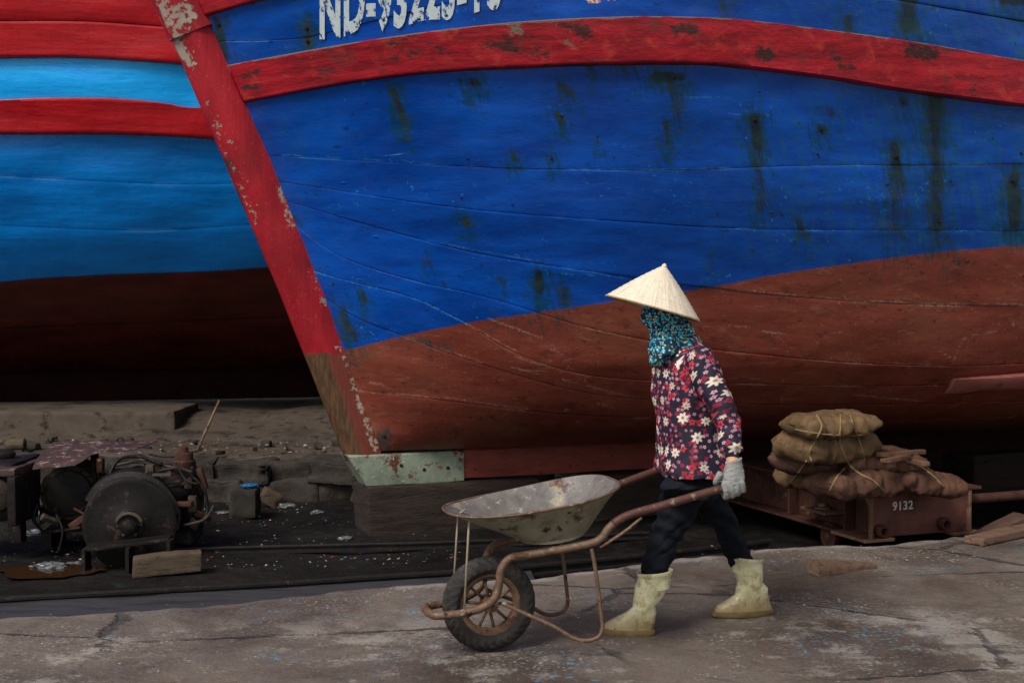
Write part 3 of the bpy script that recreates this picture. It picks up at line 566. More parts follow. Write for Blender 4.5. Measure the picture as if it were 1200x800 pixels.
# bilge rail
dd = np.linspace(0, 1, 60); h0, h1 = hull_hit(1112, 452), hull_hit(1196, 446); rings = []
for i in range(70):
    f = i / 69; d = h0[0] + f * 4.0; z = h0[1] + (h1[1] - h0[1]) * min(1.5, (d - h0[0]) / (h1[0] - h0[0])); pr = .13 * min(1, .25 + f * 9); th = .045
    rings.append([hull_pt(d, z + a, 0) + BN * b + .004 * nz((d, a, b), 6) for a, b in ((-th, -.03), (-th * 1.2, pr * .7), (-th * .5, pr), (th * .6, pr), (th, pr * .9), (th * 1.3, -.03))])
V, F = loft(rings); M_BILGE = m_simple('bilge_rail_paint', [(.17, .05, .04), (.25, .09, .075)], 6, .6, .4, spots=[((.14, .04, .03), 10, .58, .68)]); obj('bilge_rail', V, F, M_BILGE, boat, sharp=35)['label'] = 'pinkish wooden bilge rail'

# keel blocks
M_BLOCK = m_simple('block_wood', [(.009, .006, .005), (.026, .018, .014), (.015, .010, .008)], 3, .85, .7, stretch=(1, 1, 5), spots=[((.02, .014, .012), 9, .58, .68)], dist=.02)
def keel_block(s0, s1, hw, label, z1=KEEL_Z0 - .016):
    c = K0 + BT * (s0 + s1) / 2 + np.array([0, 0, (z1 + FLOOR - .04) / 2]); V, F = chunk(c, (s1 - s0, 2 * hw, z1 - FLOOR + .04), [BT, -BN, np.array([0, 0, 1])], amp=.012, f=5, cuts=8, bw=.018, o=s0)
    V[:, 2] = np.minimum(V[:, 2], z1); return tag(obj('keel_block', V, F, M_BLOCK, sharp=50), label, 'block', 'blocks under the boat keel')
sb0 = boat_plane(432, 575, .2)[0]
keel_block(sb0, sb0 + 1.25, .2, 'heavy dark timber block propping the keel under the blue bow')
keel_block(sb0 + 1.7, sb0 + 2.5, .2, 'dark timber block under the keel behind the wheelbarrow handles')
keel_block(5., 6., .2, 'dark timber block under the keel behind the rusty trolley')

# ------------------------------------------------------------------ boat behind on the left
A2 = R(12); T2 = np.array([math.cos(A2), math.sin(A2), 0]); N2 = np.array([math.sin(A2), -math.cos(A2), 0]); Q0 = np.array([-4.6, 14.3, 0.])
def w2(s, z):
    z = np.asarray(z, float); G = 1 - np.exp(-np.maximum(z - .62, 0) / .75); return (.12 + 2.05 * G + .12 * z * (z > 0)) * (1 - .004 * (s - 1) ** 2)
def b2_pt(s, z, off=0.):
    s, z = np.broadcast_arrays(np.asarray(s, float), np.asarray(z, float)); return Q0 + s[..., None] * T2 + (w2(s, z) + off)[..., None] * N2 + z[..., None] * np.array([0, 0, 1.])
def b2_hit(u, v):
    r = ray(u, v); Y = np.linspace(8, 17, 1500); P = CAM + np.outer(Y / r[1], r); s = (P - Q0) @ T2; f = w2(s, P[:, 2]) - (P - Q0) @ N2
    i = np.where((f[1:] >= 0) & (f[:-1] < 0))[0]
    if not len(i): return None
    return s[i[0]], P[i[0], 2]
def seam2(px):
    a = np.array(sorted(h for h in (b2_hit(u, v) for u, v in catmull(px, 4)) if h)); return lambda s: np.interp(s, a[:, 0], a[:, 1])
X0 = seam2([(-60, 26), (0, 26), (100, 26), (190, 32), (350, 44)]); X1 = seam2([(-60, 68), (0, 68), (100, 68), (215, 76), (350, 88)]); X2 = seam2([(-60, 119), (0, 118), (60, 116), (140, 117), (200, 123), (225, 127), (350, 128)]); X3 = seam2([(-60, 157), (0, 157), (150, 158), (250, 163), (350, 172)])
X4 = seam2([(-60, 204), (0, 206), (200, 216), (350, 212)]); X5 = seam2([(-60, 262), (0, 264), (180, 270), (350, 258)]); X6 = seam2([(-60, 336), (0, 331), (40, 327), (130, 322), (250, 318), (330, 312)]); X7 = seam2([(-60, 385), (0, 385), (330, 372)]); X8 = seam2([(-60, 432), (0, 432), (330, 415)])
boat2 = empty('fishing_boat', Q0 + np.array([0, 0, .3]), 'second wooden fishing boat, brighter blue with red bands, behind at the left edge', 'boat', 'wooden fishing boats on the slipway')
def m_b2(name, c1, c2, hl=(.10, .42, .85)):
    m = Mat(name); uv = m.co('UV'); a = m.noise(m.map(uv, (.7, 4, 1)), 2, 5, .6); b = m.noise(uv, 8, 5, .6); f = m.noise(m.map(uv, (3, 30, 1)), 2, 4, .6)
    c = m.mix(m.step(a, .3, .7), c1, c2); c = m.mix(m.mul(m.step(b, .6, .75), .3), c, tuple(x * .45 for x in c1)); e = m.mul(m.step(m.attr('edge'), .03, .005), m.step(m.noise(uv, 1.6, 3), .5, .6)); c = m.mix(m.mul(e, .25), c, hl)
    n = m.bump(m.add(m.mul(a, .7), m.add(m.mul(b, .35), m.mul(f, .08))), .4, .03); return m.out(c, m.step(b, .3, .7, .22, .36), n, 0, .42)
B2B = m_b2('second_boat_blue', (.0008, .145, .50), (.0015, .21, .66)); B2L = m_b2('second_boat_light_blue', (.003, .33, .86), (.006, .42, .93)); B2R = m_b2('second_boat_red', (.30, .003, .008), (.42, .007, .012), (.6, .03, .03)); B2D = m_b2('second_boat_bottom', (.045, .005, .004), (.085, .010, .007), (.08, .014, .01))
sg = np.concatenate([np.linspace(-9, -1.4, 12), np.linspace(-1.2, 4.2, 90), np.linspace(4.6, 9, 8)])
def strake2(name, lo, hi, mat, proud=0., rows=10, wob=.03, label=None):
    tv = np.concatenate([[0, 0, .03], np.linspace(.1, .9, rows), [.97, 1, 1]]); V = []; UV = []; E = []; zl, zh = lo(sg), hi(sg)
    for k, t in enumerate(tv):
        z = zl + .001 + (zh - zl - .002) * t; off = proud + wob * np.array([fbm((s * .8, float(q) * 1.6, 0), 1.2, 6, 2) for s, q in zip(sg, z)])
        if k in (0, len(tv) - 1): off = off - proud - .05
        elif k in (1, len(tv) - 2): off = off - (.002 if proud < .03 else .008)
        V.append(b2_pt(sg, z, off)); UV.append(np.c_[sg, z]); E.append(np.minimum(z - zl, zh - z))
    n = len(sg); F = [(i * n + k, i * n + k + 1, (i + 1) * n + k + 1, (i + 1) * n + k) for i in range(len(tv) - 1) for k in range(n - 1)]
    o = obj(name, np.vstack(V), F, mat, boat2, uv=np.vstack(UV), attrs={'edge': np.concatenate(E)}, sharp=50)
    if label: o['label'] = label
Xt = lambda s: np.full_like(s, 4.6)
Xk = lambda s: np.full_like(s, .63)
strake2('rubbing_strake', X0, Xt, B2R, .07, label='broad red top band'); strake2('rubbing_strake', X1, X0, B2R, .06, label='second red band'); strake2('plank', X2, X1, B2L); strake2('rubbing_strake', X3, X2, B2R, .08, label='lower red band')
strake2('plank', X4, X3, B2B); strake2('plank', X5, X4, B2B); strake2('plank', X6, X5, B2B); strake2('plank', X7, X6, B2D); strake2('plank', X8, X7, B2D); strake2('plank', Xk, X8, B2D)
rings = []
for s in np.linspace(-9, 9, 40): rings.append([Q0 + T2 * s + N2 * a + np.array([0, 0, z]) for a, z in ((-.12, .30), (.12, .30), (.14, .5), (.13, .66), (-.13, .66))])
V, F = loft(rings); obj('keel', V, F, m_simple('second_keel_dark', [(.008, .003, .0025), (.018, .005, .004)], 4, .9, .3, spec=.05), boat2, sharp=40)  # whole keel in a near-black, low-gloss colour
zs2 = np.concatenate([[.63], np.linspace(.7, 4.6, 20)]); V = []
for z in zs2: P = b2_pt(sg, np.full_like(sg, z)); wv = (P - Q0) @ N2; V.append(P - 2 * np.outer(wv, N2))
n = len(sg); F = [(i * n + k, (i + 1) * n + k, (i + 1) * n + k + 1, i * n + k + 1) for i in range(len(zs2) - 1) for k in range(n - 1)]
obj('far_side_planking', np.vstack(V), F, M_PORT, boat2); 
a = b2_pt(sg, np.full_like(sg, 4.1), -.05); b = np.array(V[np.argmin(abs(zs2 - 4.1))]); obj('deck', np.vstack([a, b]), [(i, i + 1, n + i + 1, n + i) for i in range(n - 1)], bpy.data.materials['deck_wood'], boat2)

# ------------------------------------------------------------------ wheelbarrow
BA = R(15); BE = np.array([math.cos(BA), math.sin(BA), 0]); BL = np.array([math.sin(BA), -math.cos(BA), 0])
WC = PZ(573, 762, 0.0) + np.array([0, 0, 0])          # wheel contact
BO = WC.copy()
UPZ = np.array([0, 0, 1.])
def MP(u, v, b=0.): return PPL(u, v, BO + BL * b, BL)
def bloc(p): q = np.asarray(p) - BO; return np.array([q @ BE, q @ BL, q[2]])
def bw(a, b, z): return BO + BE * a + BL * b + UPZ * z
def mirror(P): return np.array([bw(l[0], -l[1], l[2]) for l in map(bloc, P)])
barrow = empty('wheelbarrow', BO, 'worn metal wheelbarrow with rusty tube frame pushed by the woman', 'wheelbarrow')
M_TUBE = m_simple('barrow_tube_rust', [(.055, .030, .019), (.135, .085, .055), (.085, .05, .033)], 11, .6, .5, .35, spots=[((.28, .22, .15), 22, .58, .68), ((.12, .045, .022), 12, .57, .67), ((.025, .013, .01), 14, .60, .68)])
M_HANDLE = m_simple('barrow_handle_paint', [(.050, .021, .016), (.085, .038, .028)], 12, .5, .4, .1, spots=[((.17, .12, .09), 26, .58, .68), ((.02, .011, .01), 12, .58, .67), ((.05, .22, .28), 24, .74, .77)])
M_TRAYO = m_simple('barrow_tray_outside', [(.12, .105, .068), (.22, .195, .135), (.16, .142, .095)], 7, .6, .4, .2, spots=[((.08, .045, .028), 6, .56, .68), ((.32, .30, .23), 22, .62, .71), ((.03, .024, .018), 9, .60, .66)])
M_TRAYI = m_simple('barrow_tray_inside', [(.075, .065, .058), (.15, .135, .125), (.11, .097, .09)], 9, .40, .5, .15, spots=[((.24, .24, .25), 30, .58, .68), ((.07, .035, .025), 9, .60, .68)])
M_RUB = m_simple('tyre_rubber', [(.016, .014, .013), (.035, .03, .027)], 20, .75, .4, spots=[((.10, .08, .065), 14, .60, .74)])
M_RIM = m_simple('wheel_rim_rust', [(.07, .035, .02), (.16, .10, .06)], 14, .65, .5, .3, spots=[((.06, .025, .014), 10, .56, .66)])
M_STAY = m_simple('barrow_stay_metal', [(.20, .165, .115), (.31, .26, .19)], 14, .55, .4, .3, spots=[((.12, .06, .03), 14, .58, .68)])
NP = [(499, 714, .0), (503, 718, .045), (513, 721, .085), (543, 718, .105), (566, 711, .112), (580, 700, .115), (585, 684, .12), (587, 668, .125), (596, 655, .135), (611, 651, .145), (648, 645, .19), (690, 637, .225), (705, 630, .24), (715, 617, .25), (735, 604, .262), (780, 591, .285), (838, 574, .315), (872, 563, .33)]
near = np.array([MP(u, v, b) for u, v, b in NP]); near_c = catmull(near[1:], 7); far_c = mirror(near_c)
kh = int(len(near_c) * .77)
fullP = np.vstack([far_c[:kh][::-1], [near[0]], near_c[:kh]])
V, F = tube(fullP, .0165, 14); obj('frame', V, F, M_TUBE, barrow)
for P in (near_c, far_c):
    V, F = tube(P[kh - 1:], .0175, 14); obj('handle', V, F, M_HANDLE, barrow)
# legs + braces
legN = catmull([MP(u, v, b) for u, v, b in [(693, 642, .225), (697, 662, .228), (701, 690, .232), (705, 722, .235), (706, 736, .235), (701, 746, .232), (688, 750, .225), (672, 747, .21), (648, 733, .18), (616, 719, .15), (588, 706, .125)]], 6)
for P in (legN, mirror(legN)):
    V, F = tube(P, .0085, 10); obj('leg', V, F, M_TUBE, barrow)
br = np.array([MP(752, 606, .272), MP(730, 624, .255), MP(703, 641, .236)])
for P in (br, mirror(br)):
    V, F = tube(catmull(P, 4), .007, 8); obj('brace', V, F, M_TUBE, barrow)
# tray
aF, zF = bloc(MP(522, 596, .0))[0], None
aB = bloc(MP(727, 574, .1))[0]; LT = aB - aF
def tray_ring(f, inset=0.):
    """f 0 = rim, 1 = floor"""
    n = 72; out = []
    for k in range(n):
        th = 2 * math.pi * k / n; c, s = math.cos(th), math.sin(th); pw = 2 / 2.7
        a0, b0 = np.sign(c) * abs(c) ** pw, np.sign(s) * abs(s) ** pw
        x = aF + LT * (.5 + .5 * a0); wd = .305 * (.80 + .20 * (1 + a0) / 2) ; b = wd * b0
        zr_ = .585 + .105 * ((1 + a0) / 2) ** 1.6
        xb = aF + LT * (.44 + (.80 - .44) * (.5 + .5 * a0)); bb = .17 * b0; zb_ = .452 + .035 * (.5 + .5 * a0)
        g = f ** 1.15; q = f + .08 * math.sin(math.pi * f)
        xx = x + (xb - x) * f; bv = b + (bb - b) * q; z = zr_ + (zb_ - zr_) * f
        r = np.array([xx - (aF + LT / 2), bv]); 
        out.append(bw(xx - inset * c, bv - inset * s, z + inset * .9))
    return np.array(out)
fs = np.linspace(0, 1, 14)
out_r = [tray_ring(f) for f in fs]; V, F = loft(out_r, cap=False); n = 72; F.append(tuple(13 * n + k for k in range(n - 1, -1, -1)))
V = V + normals(V, F) * np.array([.006 * nz(p, 7) for p in V])[:, None]
tray = obj('tray', V, F, M_TRAYO, barrow)
in_r = [tray_ring(f, .004) for f in fs]; V, F = loft(in_r, cap=False); F = [q[::-1] for q in F]; F.append(tuple(13 * n + k for k in range(n))); V = V + normals(V, F) * np.array([.006 * fbm(p, 9) for p in V])[:, None]; obj('tray_lining', V, F, M_TRAYI, tray)['label'] = 'wet scratched inside of the tray'
V, F = tube(np.array(out_r[0]), .0055, 8, closed=True); obj('rim', V, F, M_TUBE, tray)
# stays
for b in (.10, -.10):
    p0 = bw(aF + .075, b, .553); q = bloc(MP(544, 716, .105)); p1 = bw(q[0], math.copysign(.105, b), q[2]); V, F = tube([p0 + BE * .03 + UPZ * .02, p0, p1], .008, 8, flat=.6); obj('stay', V, F, M_STAY, barrow)
for sgn in (1, -1):
    p0 = bloc(MP(604, 650, .14)); V, F = box(bw(p0[0] + .05, sgn * .155, p0[2] + .005), (.12, .03, .012), [BE, BL, UPZ]); obj('bracket', V, F, M_TUBE, barrow, smooth=False)
# wheel
WR = .197; wc = BO + UPZ * WR
def tread(x, k, h):
    if 4 <= k <= 18: 
        side_ = np.sign(h) if abs(h) > .004 else 0
        return .0045 * np.sign(np.sin(30 * x + 260 * abs(h) * (1 if side_ >= 0 else 1) + (.5 if h > 0 else 0)))
    return np.zeros_like(x)
prof = []
for k in range(23):
    t = -1 + 2 * k / 22; ang = t * 2.45; prof.append((WR - .048 + .043 * math.cos(ang) ** 1 if abs(ang) < 1.57 else WR - .048 + .03 * math.cos(ang), .044 * math.sin(ang) if abs(ang) < 1.57 else math.copysign(.044 - .016 * (abs(ang) - 1.57), ang)))
rg = lathe(wc, BL, prof, 180, disp=tread)
V, F = loft(rg, cap=False, closed=True)
wheel = empty('wheel', wc); wheel.parent = barrow; wheel.location = tuple(wc - ORG[barrow.name]); ORG[wheel.name] = wc
obj('tyre', V, F, M_RUB, wheel, sharp=40)
ri = WR - .072; rimp = [(ri + .006, -.030), (ri + .008, -.026), (ri - .004, -.02), (ri - .010, 0), (ri - .004, .02), (ri + .008, .026), (ri + .006, .030), (ri - .006, .030), (ri - .018, .022), (ri - .024, 0), (ri - .018, -.022), (ri - .006, -.030)]
V, F = loft(lathe(wc, BL, rimp, 64), cap=False, closed=True); obj('rim', V, F, M_RIM, wheel, sharp=50)
V, F = loft(lathe(wc, BL, [(.012, -.105), (.012, -.05), (.030, -.045), (.030, .045), (.012, .05), (.012, .105)], 20)); obj('hub', V, F, M_RIM, wheel, sharp=40)
up0 = unit(np.cross(BL, UPZ))
for i in range(10):
    th = 2 * math.pi * i / 10 + .2; dr = math.cos(th) * UPZ + math.sin(th) * up0; V, F = tube([wc + dr * .024 + BL * .012 * (-1) ** i, wc + dr * (ri - .016)], .0065, 8); obj('spoke', V, F, M_RIM, wheel)

# ------------------------------------------------------------------ person
FR = -BE                                   # walking direction
person = empty('person', bw(bloc(PZ(790, 735, 0))[0], -.03, 0), 'person in conical straw hat, floral blouse and pale rubber boots pushing the wheelbarrow', 'person')
PB = -.04                                  # lateral offset of the body's mid-plane
def cap_chain(pts, n=16): 
    P = np.array([p for p, r in pts]); r = np.array([r for p, r in pts]); Pc = catmull(P, 5); rc = np.interp(np.linspace(0, len(P) - 1, len(Pc)), range(len(P)), r)
    a, b = unit(Pc[0] - Pc[1]), unit(Pc[-1] - Pc[-2]); Pc = np.vstack([[Pc[0] + a * rc[0] * .6], Pc, [Pc[-1] + b * rc[-1] * .6]]); rc = np.concatenate([[rc[0] * .5], rc, [rc[-1] * .5]]); return tube(Pc, rc, n)
def body_ring(u, v, hu, hl, b=PB, n=28, p=2.3, tilt=0.): 
    c = MP(u, v, b); A = unit(FR * math.cos(tilt) + UPZ * math.sin(tilt)); return rings_frame(c, A, BL, hu, hl, n, p)
PX = 1 / 270.
SH_N, EL_N, WR_N = MP(816, 420, .12), MP(851, 490, .25), MP(859, 541, .315)
SH_F, EL_F, WR_F = MP(803, 418, -.21), MP(808, 488, -.33), MP(787, 532, -.315)
HIP_N, KN_N, AN_N = MP(806, 532, .03), MP(779, 612, .07), MP(752, 722, .05)
foot_n = PZ(735, 742, 0.); foot_r = PZ(873, 720, 0.)
bn, brr = bloc(foot_n)[1], bloc(foot_r)[1]
KN_N = MP(780, 614, bn * .8); AN_N = MP(757, 715, bn)
HIP_F, KN_F, AN_F = MP(816, 532, -.12), MP(846, 612, (brr - .12) / 2 - .02), MP(884, 700, brr)
HEAD = MP(777, 366, PB)
# body
torso = loft([body_ring(800, 392, .045, .05), body_ring(802, 405, .06, .09), body_ring(805, 420, .09, .15), body_ring(806, 460, .105, .15), body_ring(808, 500, .10, .135), body_ring(811, 535, .11, .15), body_ring(811, 555, .10, .15)])
hd = [FR, BL, UPZ]
body_parts = [torso, cap_chain([(MP(799, 405, PB), .042), (MP(790, 387, PB), .038), (MP(782, 376, PB), .042)]), ellipsoid(HEAD, (.078, .058, .10), hd), ellipsoid(HEAD + FR * .075 - UPZ * .01, (.018, .012, .018), hd),
    ellipsoid(HEAD + BL * .057, (.016, .008, .026), hd, 10, 8), ellipsoid(HEAD - BL * .057, (.016, .008, .026), hd, 10, 8),
    cap_chain([(SH_N, .05), ((SH_N + EL_N) / 2, .044), (EL_N, .036), ((EL_N + WR_N) / 2, .032), (WR_N, .026), (WR_N + (WR_N - EL_N) * .35, .024)]), cap_chain([(SH_F, .05), ((SH_F + EL_F) / 2, .044), (EL_F, .036), ((EL_F + WR_F) / 2, .032), (WR_F, .026), (WR_F + (WR_F - EL_F) * .3, .024)]),
    cap_chain([(MP(808, 540, PB + .06), .055), (MP(799, 590, bn * .8), .040), (MP(787, 617, bn * .85), .034), (MP(768, 665, bn), .032), (AN_N, .03)]), cap_chain([(MP(814, 540, PB - .06), .055), (MP(832, 592, (PB - .08) * .65 + brr * .35), .036), (MP(847, 615, (PB - .08) * .38 + brr * .62), .032), (MP(868, 655, (PB - .08) * .04 + brr * .96), .030), (AN_F, .033)]),
    cap_chain([(AN_N, .035), (AN_N + FR * .11 - UPZ * .045, .028)]), cap_chain([(AN_F, .035), (AN_F + FR * .11 - UPZ * .04, .028)])]
M_SKIN = m_simple('skin', [(.42, .22, .13), (.50, .28, .17)], 30, .5, .1)
V, F = remesh(body_parts, .011, 3); obj('body', V, F, M_SKIN, person)

def cyl_uv(V, F, label_fn):
    """per-loop UV (metres) from a list of (centre fn, axis) cylinders chosen per face"""
    out = []
    for f in F:
        f = list(f); c = V[f].mean(0); o, ax, ref, r, off = label_fn(c); bb = np.cross(ax, ref); q = c - o; a0 = math.atan2(q @ bb, q @ ref)
        for i in f:
            q = V[i] - o; a = math.atan2(q @ bb, q @ ref); a += round((a0 - a) / (2 * math.pi)) * 2 * math.pi; out.append((a * r + off, q @ ax))
    return out
def segd(p, a, b): t = np.clip((p - a) @ (b - a) / ((b - a) @ (b - a)), 0, 1); return np.linalg.norm(p - a - t * (b - a))
# blouse
bl_t = loft([body_ring(797, 393, .058, .062), body_ring(799, 402, .082, .105), body_ring(801, 414, .112, .165), body_ring(804, 430, .130, .178), body_ring(806, 455, .137, .178), body_ring(807, 485, .134, .172), body_ring(808, 515, .132, .174), body_ring(811, 540, .142, .190, p=2.7), body_ring(812, 554, .147, .198, p=3.)])
sl_n = cap_chain([(SH_N, .074), (SH_N * .6 + EL_N * .4, .068), (EL_N, .060), ((EL_N + WR_N) / 2, .055), (WR_N - (WR_N - EL_N) * .20, .046)], 20)
sl_f = cap_chain([(SH_F, .070), (SH_F * .6 + EL_F * .4, .064), (EL_F, .058), ((EL_F + WR_F) / 2, .052), (WR_F - (WR_F - EL_F) * .1, .046)], 20)
V, F = remesh([bl_t, sl_n, sl_f], .0085, 5); N = normals(V, F); D = np.zeros(len(V))
for i, p in enumerate(V):
    dl = segd(p, EL_N, WR_N); w_ = max(0, 1 - dl / .09)
    D[i] = .010 * fbm(np.array([p @ BE, p @ BL, p[2] * .55]), 7, 1, 2) + .022 * (abs(nz(np.array([p @ BE + .45 * p[2], p @ BL, .45 * p[2]]), 8, 21)) - .25) + .012 * (abs(nz(np.array([p @ BE - .6 * p[2], p @ BL, .5 * p[2]]), 13, 31)) - .25) + .008 * w_ * math.sin(((p - EL_N) @ unit(WR_N - EL_N)) * 110 + 3 * nz(p, 12)) + .007 * max(0, 1 - segd(p, EL_N, EL_N) / .11) * math.sin(p[2] * 90 + p[0] * 60)
V = V + N * D[:, None]
def m_floral():
    m = Mat('blouse_floral'); uv = m.co('UV'); sepc = lambda s: s
    c = m.mix(m.noise(uv, 30, 3), (.006, .005, .012), (.014, .010, .024))
    def layer(c, sc, loc, keep, rad, petals, cols, centre=None, soft=.14):
        vec = m.map(uv, (1, 1, 1), loc); v = m.vor(vec, sc, 'F1', '2D', .85, True); sub = m.N('VectorMath', operation='SUBTRACT'); m.S(sub.inputs[0], vec); m.S(sub.inputs[1], v.outputs['Position'])
        sx = m.N('SeparateXYZ'); m.S(sx.inputs[0], sub.outputs[0]); rc = m.N('SeparateColor'); m.S(rc.inputs[0], v.outputs['Color'])
        ang = m.add(m.ma('ARCTAN2', sx.outputs[1], sx.outputs[0]), m.mul(rc.outputs[2], 6.28)); pet = m.add(.8, m.mul(m.ma('COSINE', m.mul(ang, petals)), .2)); rr = m.ma('DIVIDE', v.outputs['Distance'], m.mul(pet, m.add(rad * .8, m.mul(rc.outputs[0], rad * .4))))
        k = m.mul(m.step(rr, 1.0, 1 - soft), m.step(rc.outputs[1], keep, keep + .01)); col = m.ramp(m.add(m.mul(rc.outputs[0], .75), m.mul(rr, .25)), cols); shade = m.mix(m.step(m.noise(uv, 140, 3), .4, .7), col, (.02, .008, .014))
        col = m.mix(m.step(rr, .25, .9, 0, .35), col, shade)
        if centre: col = m.mix(m.step(rr, .32, .24), col, centre)
        return m.mix(k, c, col)
    c = layer(c, 33, (0, 0, 0), .48, .42, 4, [(.0, (.07, .003, .010)), (.4, (.20, .008, .020)), (.6, (.11, .006, .03)), (.9, (.27, .016, .026))])
    c = layer(c, 46, (.37, .21, 0), .55, .40, 5, [(.2, (.30, .12, .18)), (.6, (.46, .27, .33)), (.9, (.22, .05, .10))], (.05, .01, .02))
    c = layer(c, 27, (.13, .77, 0), .70, .46, 5, [(.2, (.30, .012, .022)), (.8, (.40, .03, .05))], (.10, .003, .01))
    c = layer(c, 15.5, (.71, .43, 0), .52, .40, 7, [(.2, (.42, .34, .29)), (.7, (.60, .53, .46))], (.24, .15, .05), .25)
    wv = m.noise(uv, 25, 4); n = m.bump(wv, .25, .006); return m.out(c, .75, n, 0, .25)
M_FLOR = m_floral()
axN1, axN2 = unit(EL_N - SH_N), unit(WR_N - EL_N); axF = unit(WR_F - SH_F); TC = MP(805, 470, PB)
def lab(c):
    dn1, dn2, dt = segd(c, SH_N, EL_N), segd(c, EL_N, WR_N), .105
    df = segd(c, EL_F, WR_F); b = (c - BO) @ BL
    if min(dn1, dn2) < .09 and (b > PB + .12 or (c - TC) @ BE > .10): return (SH_N, axN1, BL, .066, 3.) if dn1 < dn2 else (EL_N, axN2, BL, .058, 3. + 0) 
    if df < .075: return (SH_F, axF, -BL, .06, 6.)
    return (TC, UPZ, BL, .155, 0.)
blouse = obj('blouse', V, F, M_FLOR, person, loopuv=cyl_uv(V, F, lab)); blouse['label'] = 'black blouse with red, pink and white flowers'
# trousers
M_TROU = m_simple('trouser_cloth', [(.002, .003, .0055), (.005, .007, .012)], 25, .85, .25, spec=.15)
lg_n = loft([body_ring(810, 530, .075, .06, PB + .05), body_ring(808, 556, .09, .072, PB + .065), body_ring(804, 570, .108, .09, PB + .08), rings_frame(MP(797, 590, bn * .8), FR, BL, .10, .088, 28), rings_frame(MP(786, 617, bn * .85), FR, BL, .083, .075, 28), rings_frame(MP(776, 642, bn * .95), FR, BL, .074, .068, 28), rings_frame(MP(768, 665, bn), FR, BL, .066, .062, 28), rings_frame(MP(764, 680, bn), FR, BL, .058, .058, 28)])
fr_b = lambda f: (PB - .08) * (1 - f) + brr * f
lg_f = loft([body_ring(814, 530, .075, .06, PB - .05), body_ring(815, 556, .09, .072, PB - .065), body_ring(819, 570, .10, .088, PB - .08), rings_frame(MP(832, 592, fr_b(.35)), FR, BL, .092, .085, 28), rings_frame(MP(847, 615, fr_b(.62)), FR, BL, .076, .072, 28), rings_frame(MP(859, 637, fr_b(.82)), FR, BL, .066, .064, 28), rings_frame(MP(868, 655, fr_b(.96)), FR, BL, .06, .06, 28), rings_frame(MP(872, 668, brr), FR, BL, .055, .055, 28)])
pel = loft([body_ring(812, 525, .08, .11), body_ring(812, 545, .09, .13), body_ring(812, 562, .10, .145), body_ring(812, 582, .10, .15)])
V, F = remesh([lg_n, lg_f, pel], .009, 5); N = normals(V, F)
V = V + N * np.array([(.012 * fbm(np.array([p @ BE * .7, p @ BL * .7, p[2] * 1.5 + .8 * (p @ BE)]), 8, 4, 3) - .010 * (1 - abs(fbm(np.array([p @ BE, p @ BL, p[2] * 1.8 - .9 * (p @ BE)]), 9, 14, 2))) ** 4) * min(1, max(0, (.74 - p[2]) / .1)) + .006 * math.sin(p[2] * 80 + p[0] * 45 + 4 * nz(p, 5)) * max(0, 1 - abs(p[2] - .44) / .2) for p in V])[:, None]
obj('trousers', V, F, M_TROU, person)
# boots
def m_boot():
    m = Mat('boot_rubber'); co = m.co('Object'); a = m.noise(co, 9, 5, .6); b = m.noise(co, 24, 6, .68); z = m.N('SeparateXYZ'); m.S(z.inputs[0], co)
    c = m.mix(m.step(a, .3, .7), (.46, .425, .245), (.62, .58, .38)); low = m.step(m.add(z.outputs[2], m.mul(m.ma('SUBTRACT', b, .5), .22)), .15, .015)
    c = m.mix(m.mul(m.step(b, .50, .62), .7), c, (.29, .21, .085)); c = m.mix(m.mul(low, .9), c, (.17, .11, .038)); c = m.mix(m.mul(m.step(m.noise(m.map(co, (1.3, 1.3, .6), (3, 1, 2)), 14, 7, .75), .56, .66), .75), c, (.17, .115, .04)); c = m.mix(m.step(m.noise(m.map(co, (1, 1, .7)), 34, 5, .7), .63, .68), c, (.045, .04, .022))
    n = m.bump(m.add(a, m.mul(b, .5)), .4, .01); return m.out(c, m.step(b, .3, .7, .18, .48), n, 0, .5)
M_BOOT = m_boot(); M_SOLE = m_simple('boot_sole', [(.08, .055, .022), (.15, .105, .045)], 20, .8, .5)
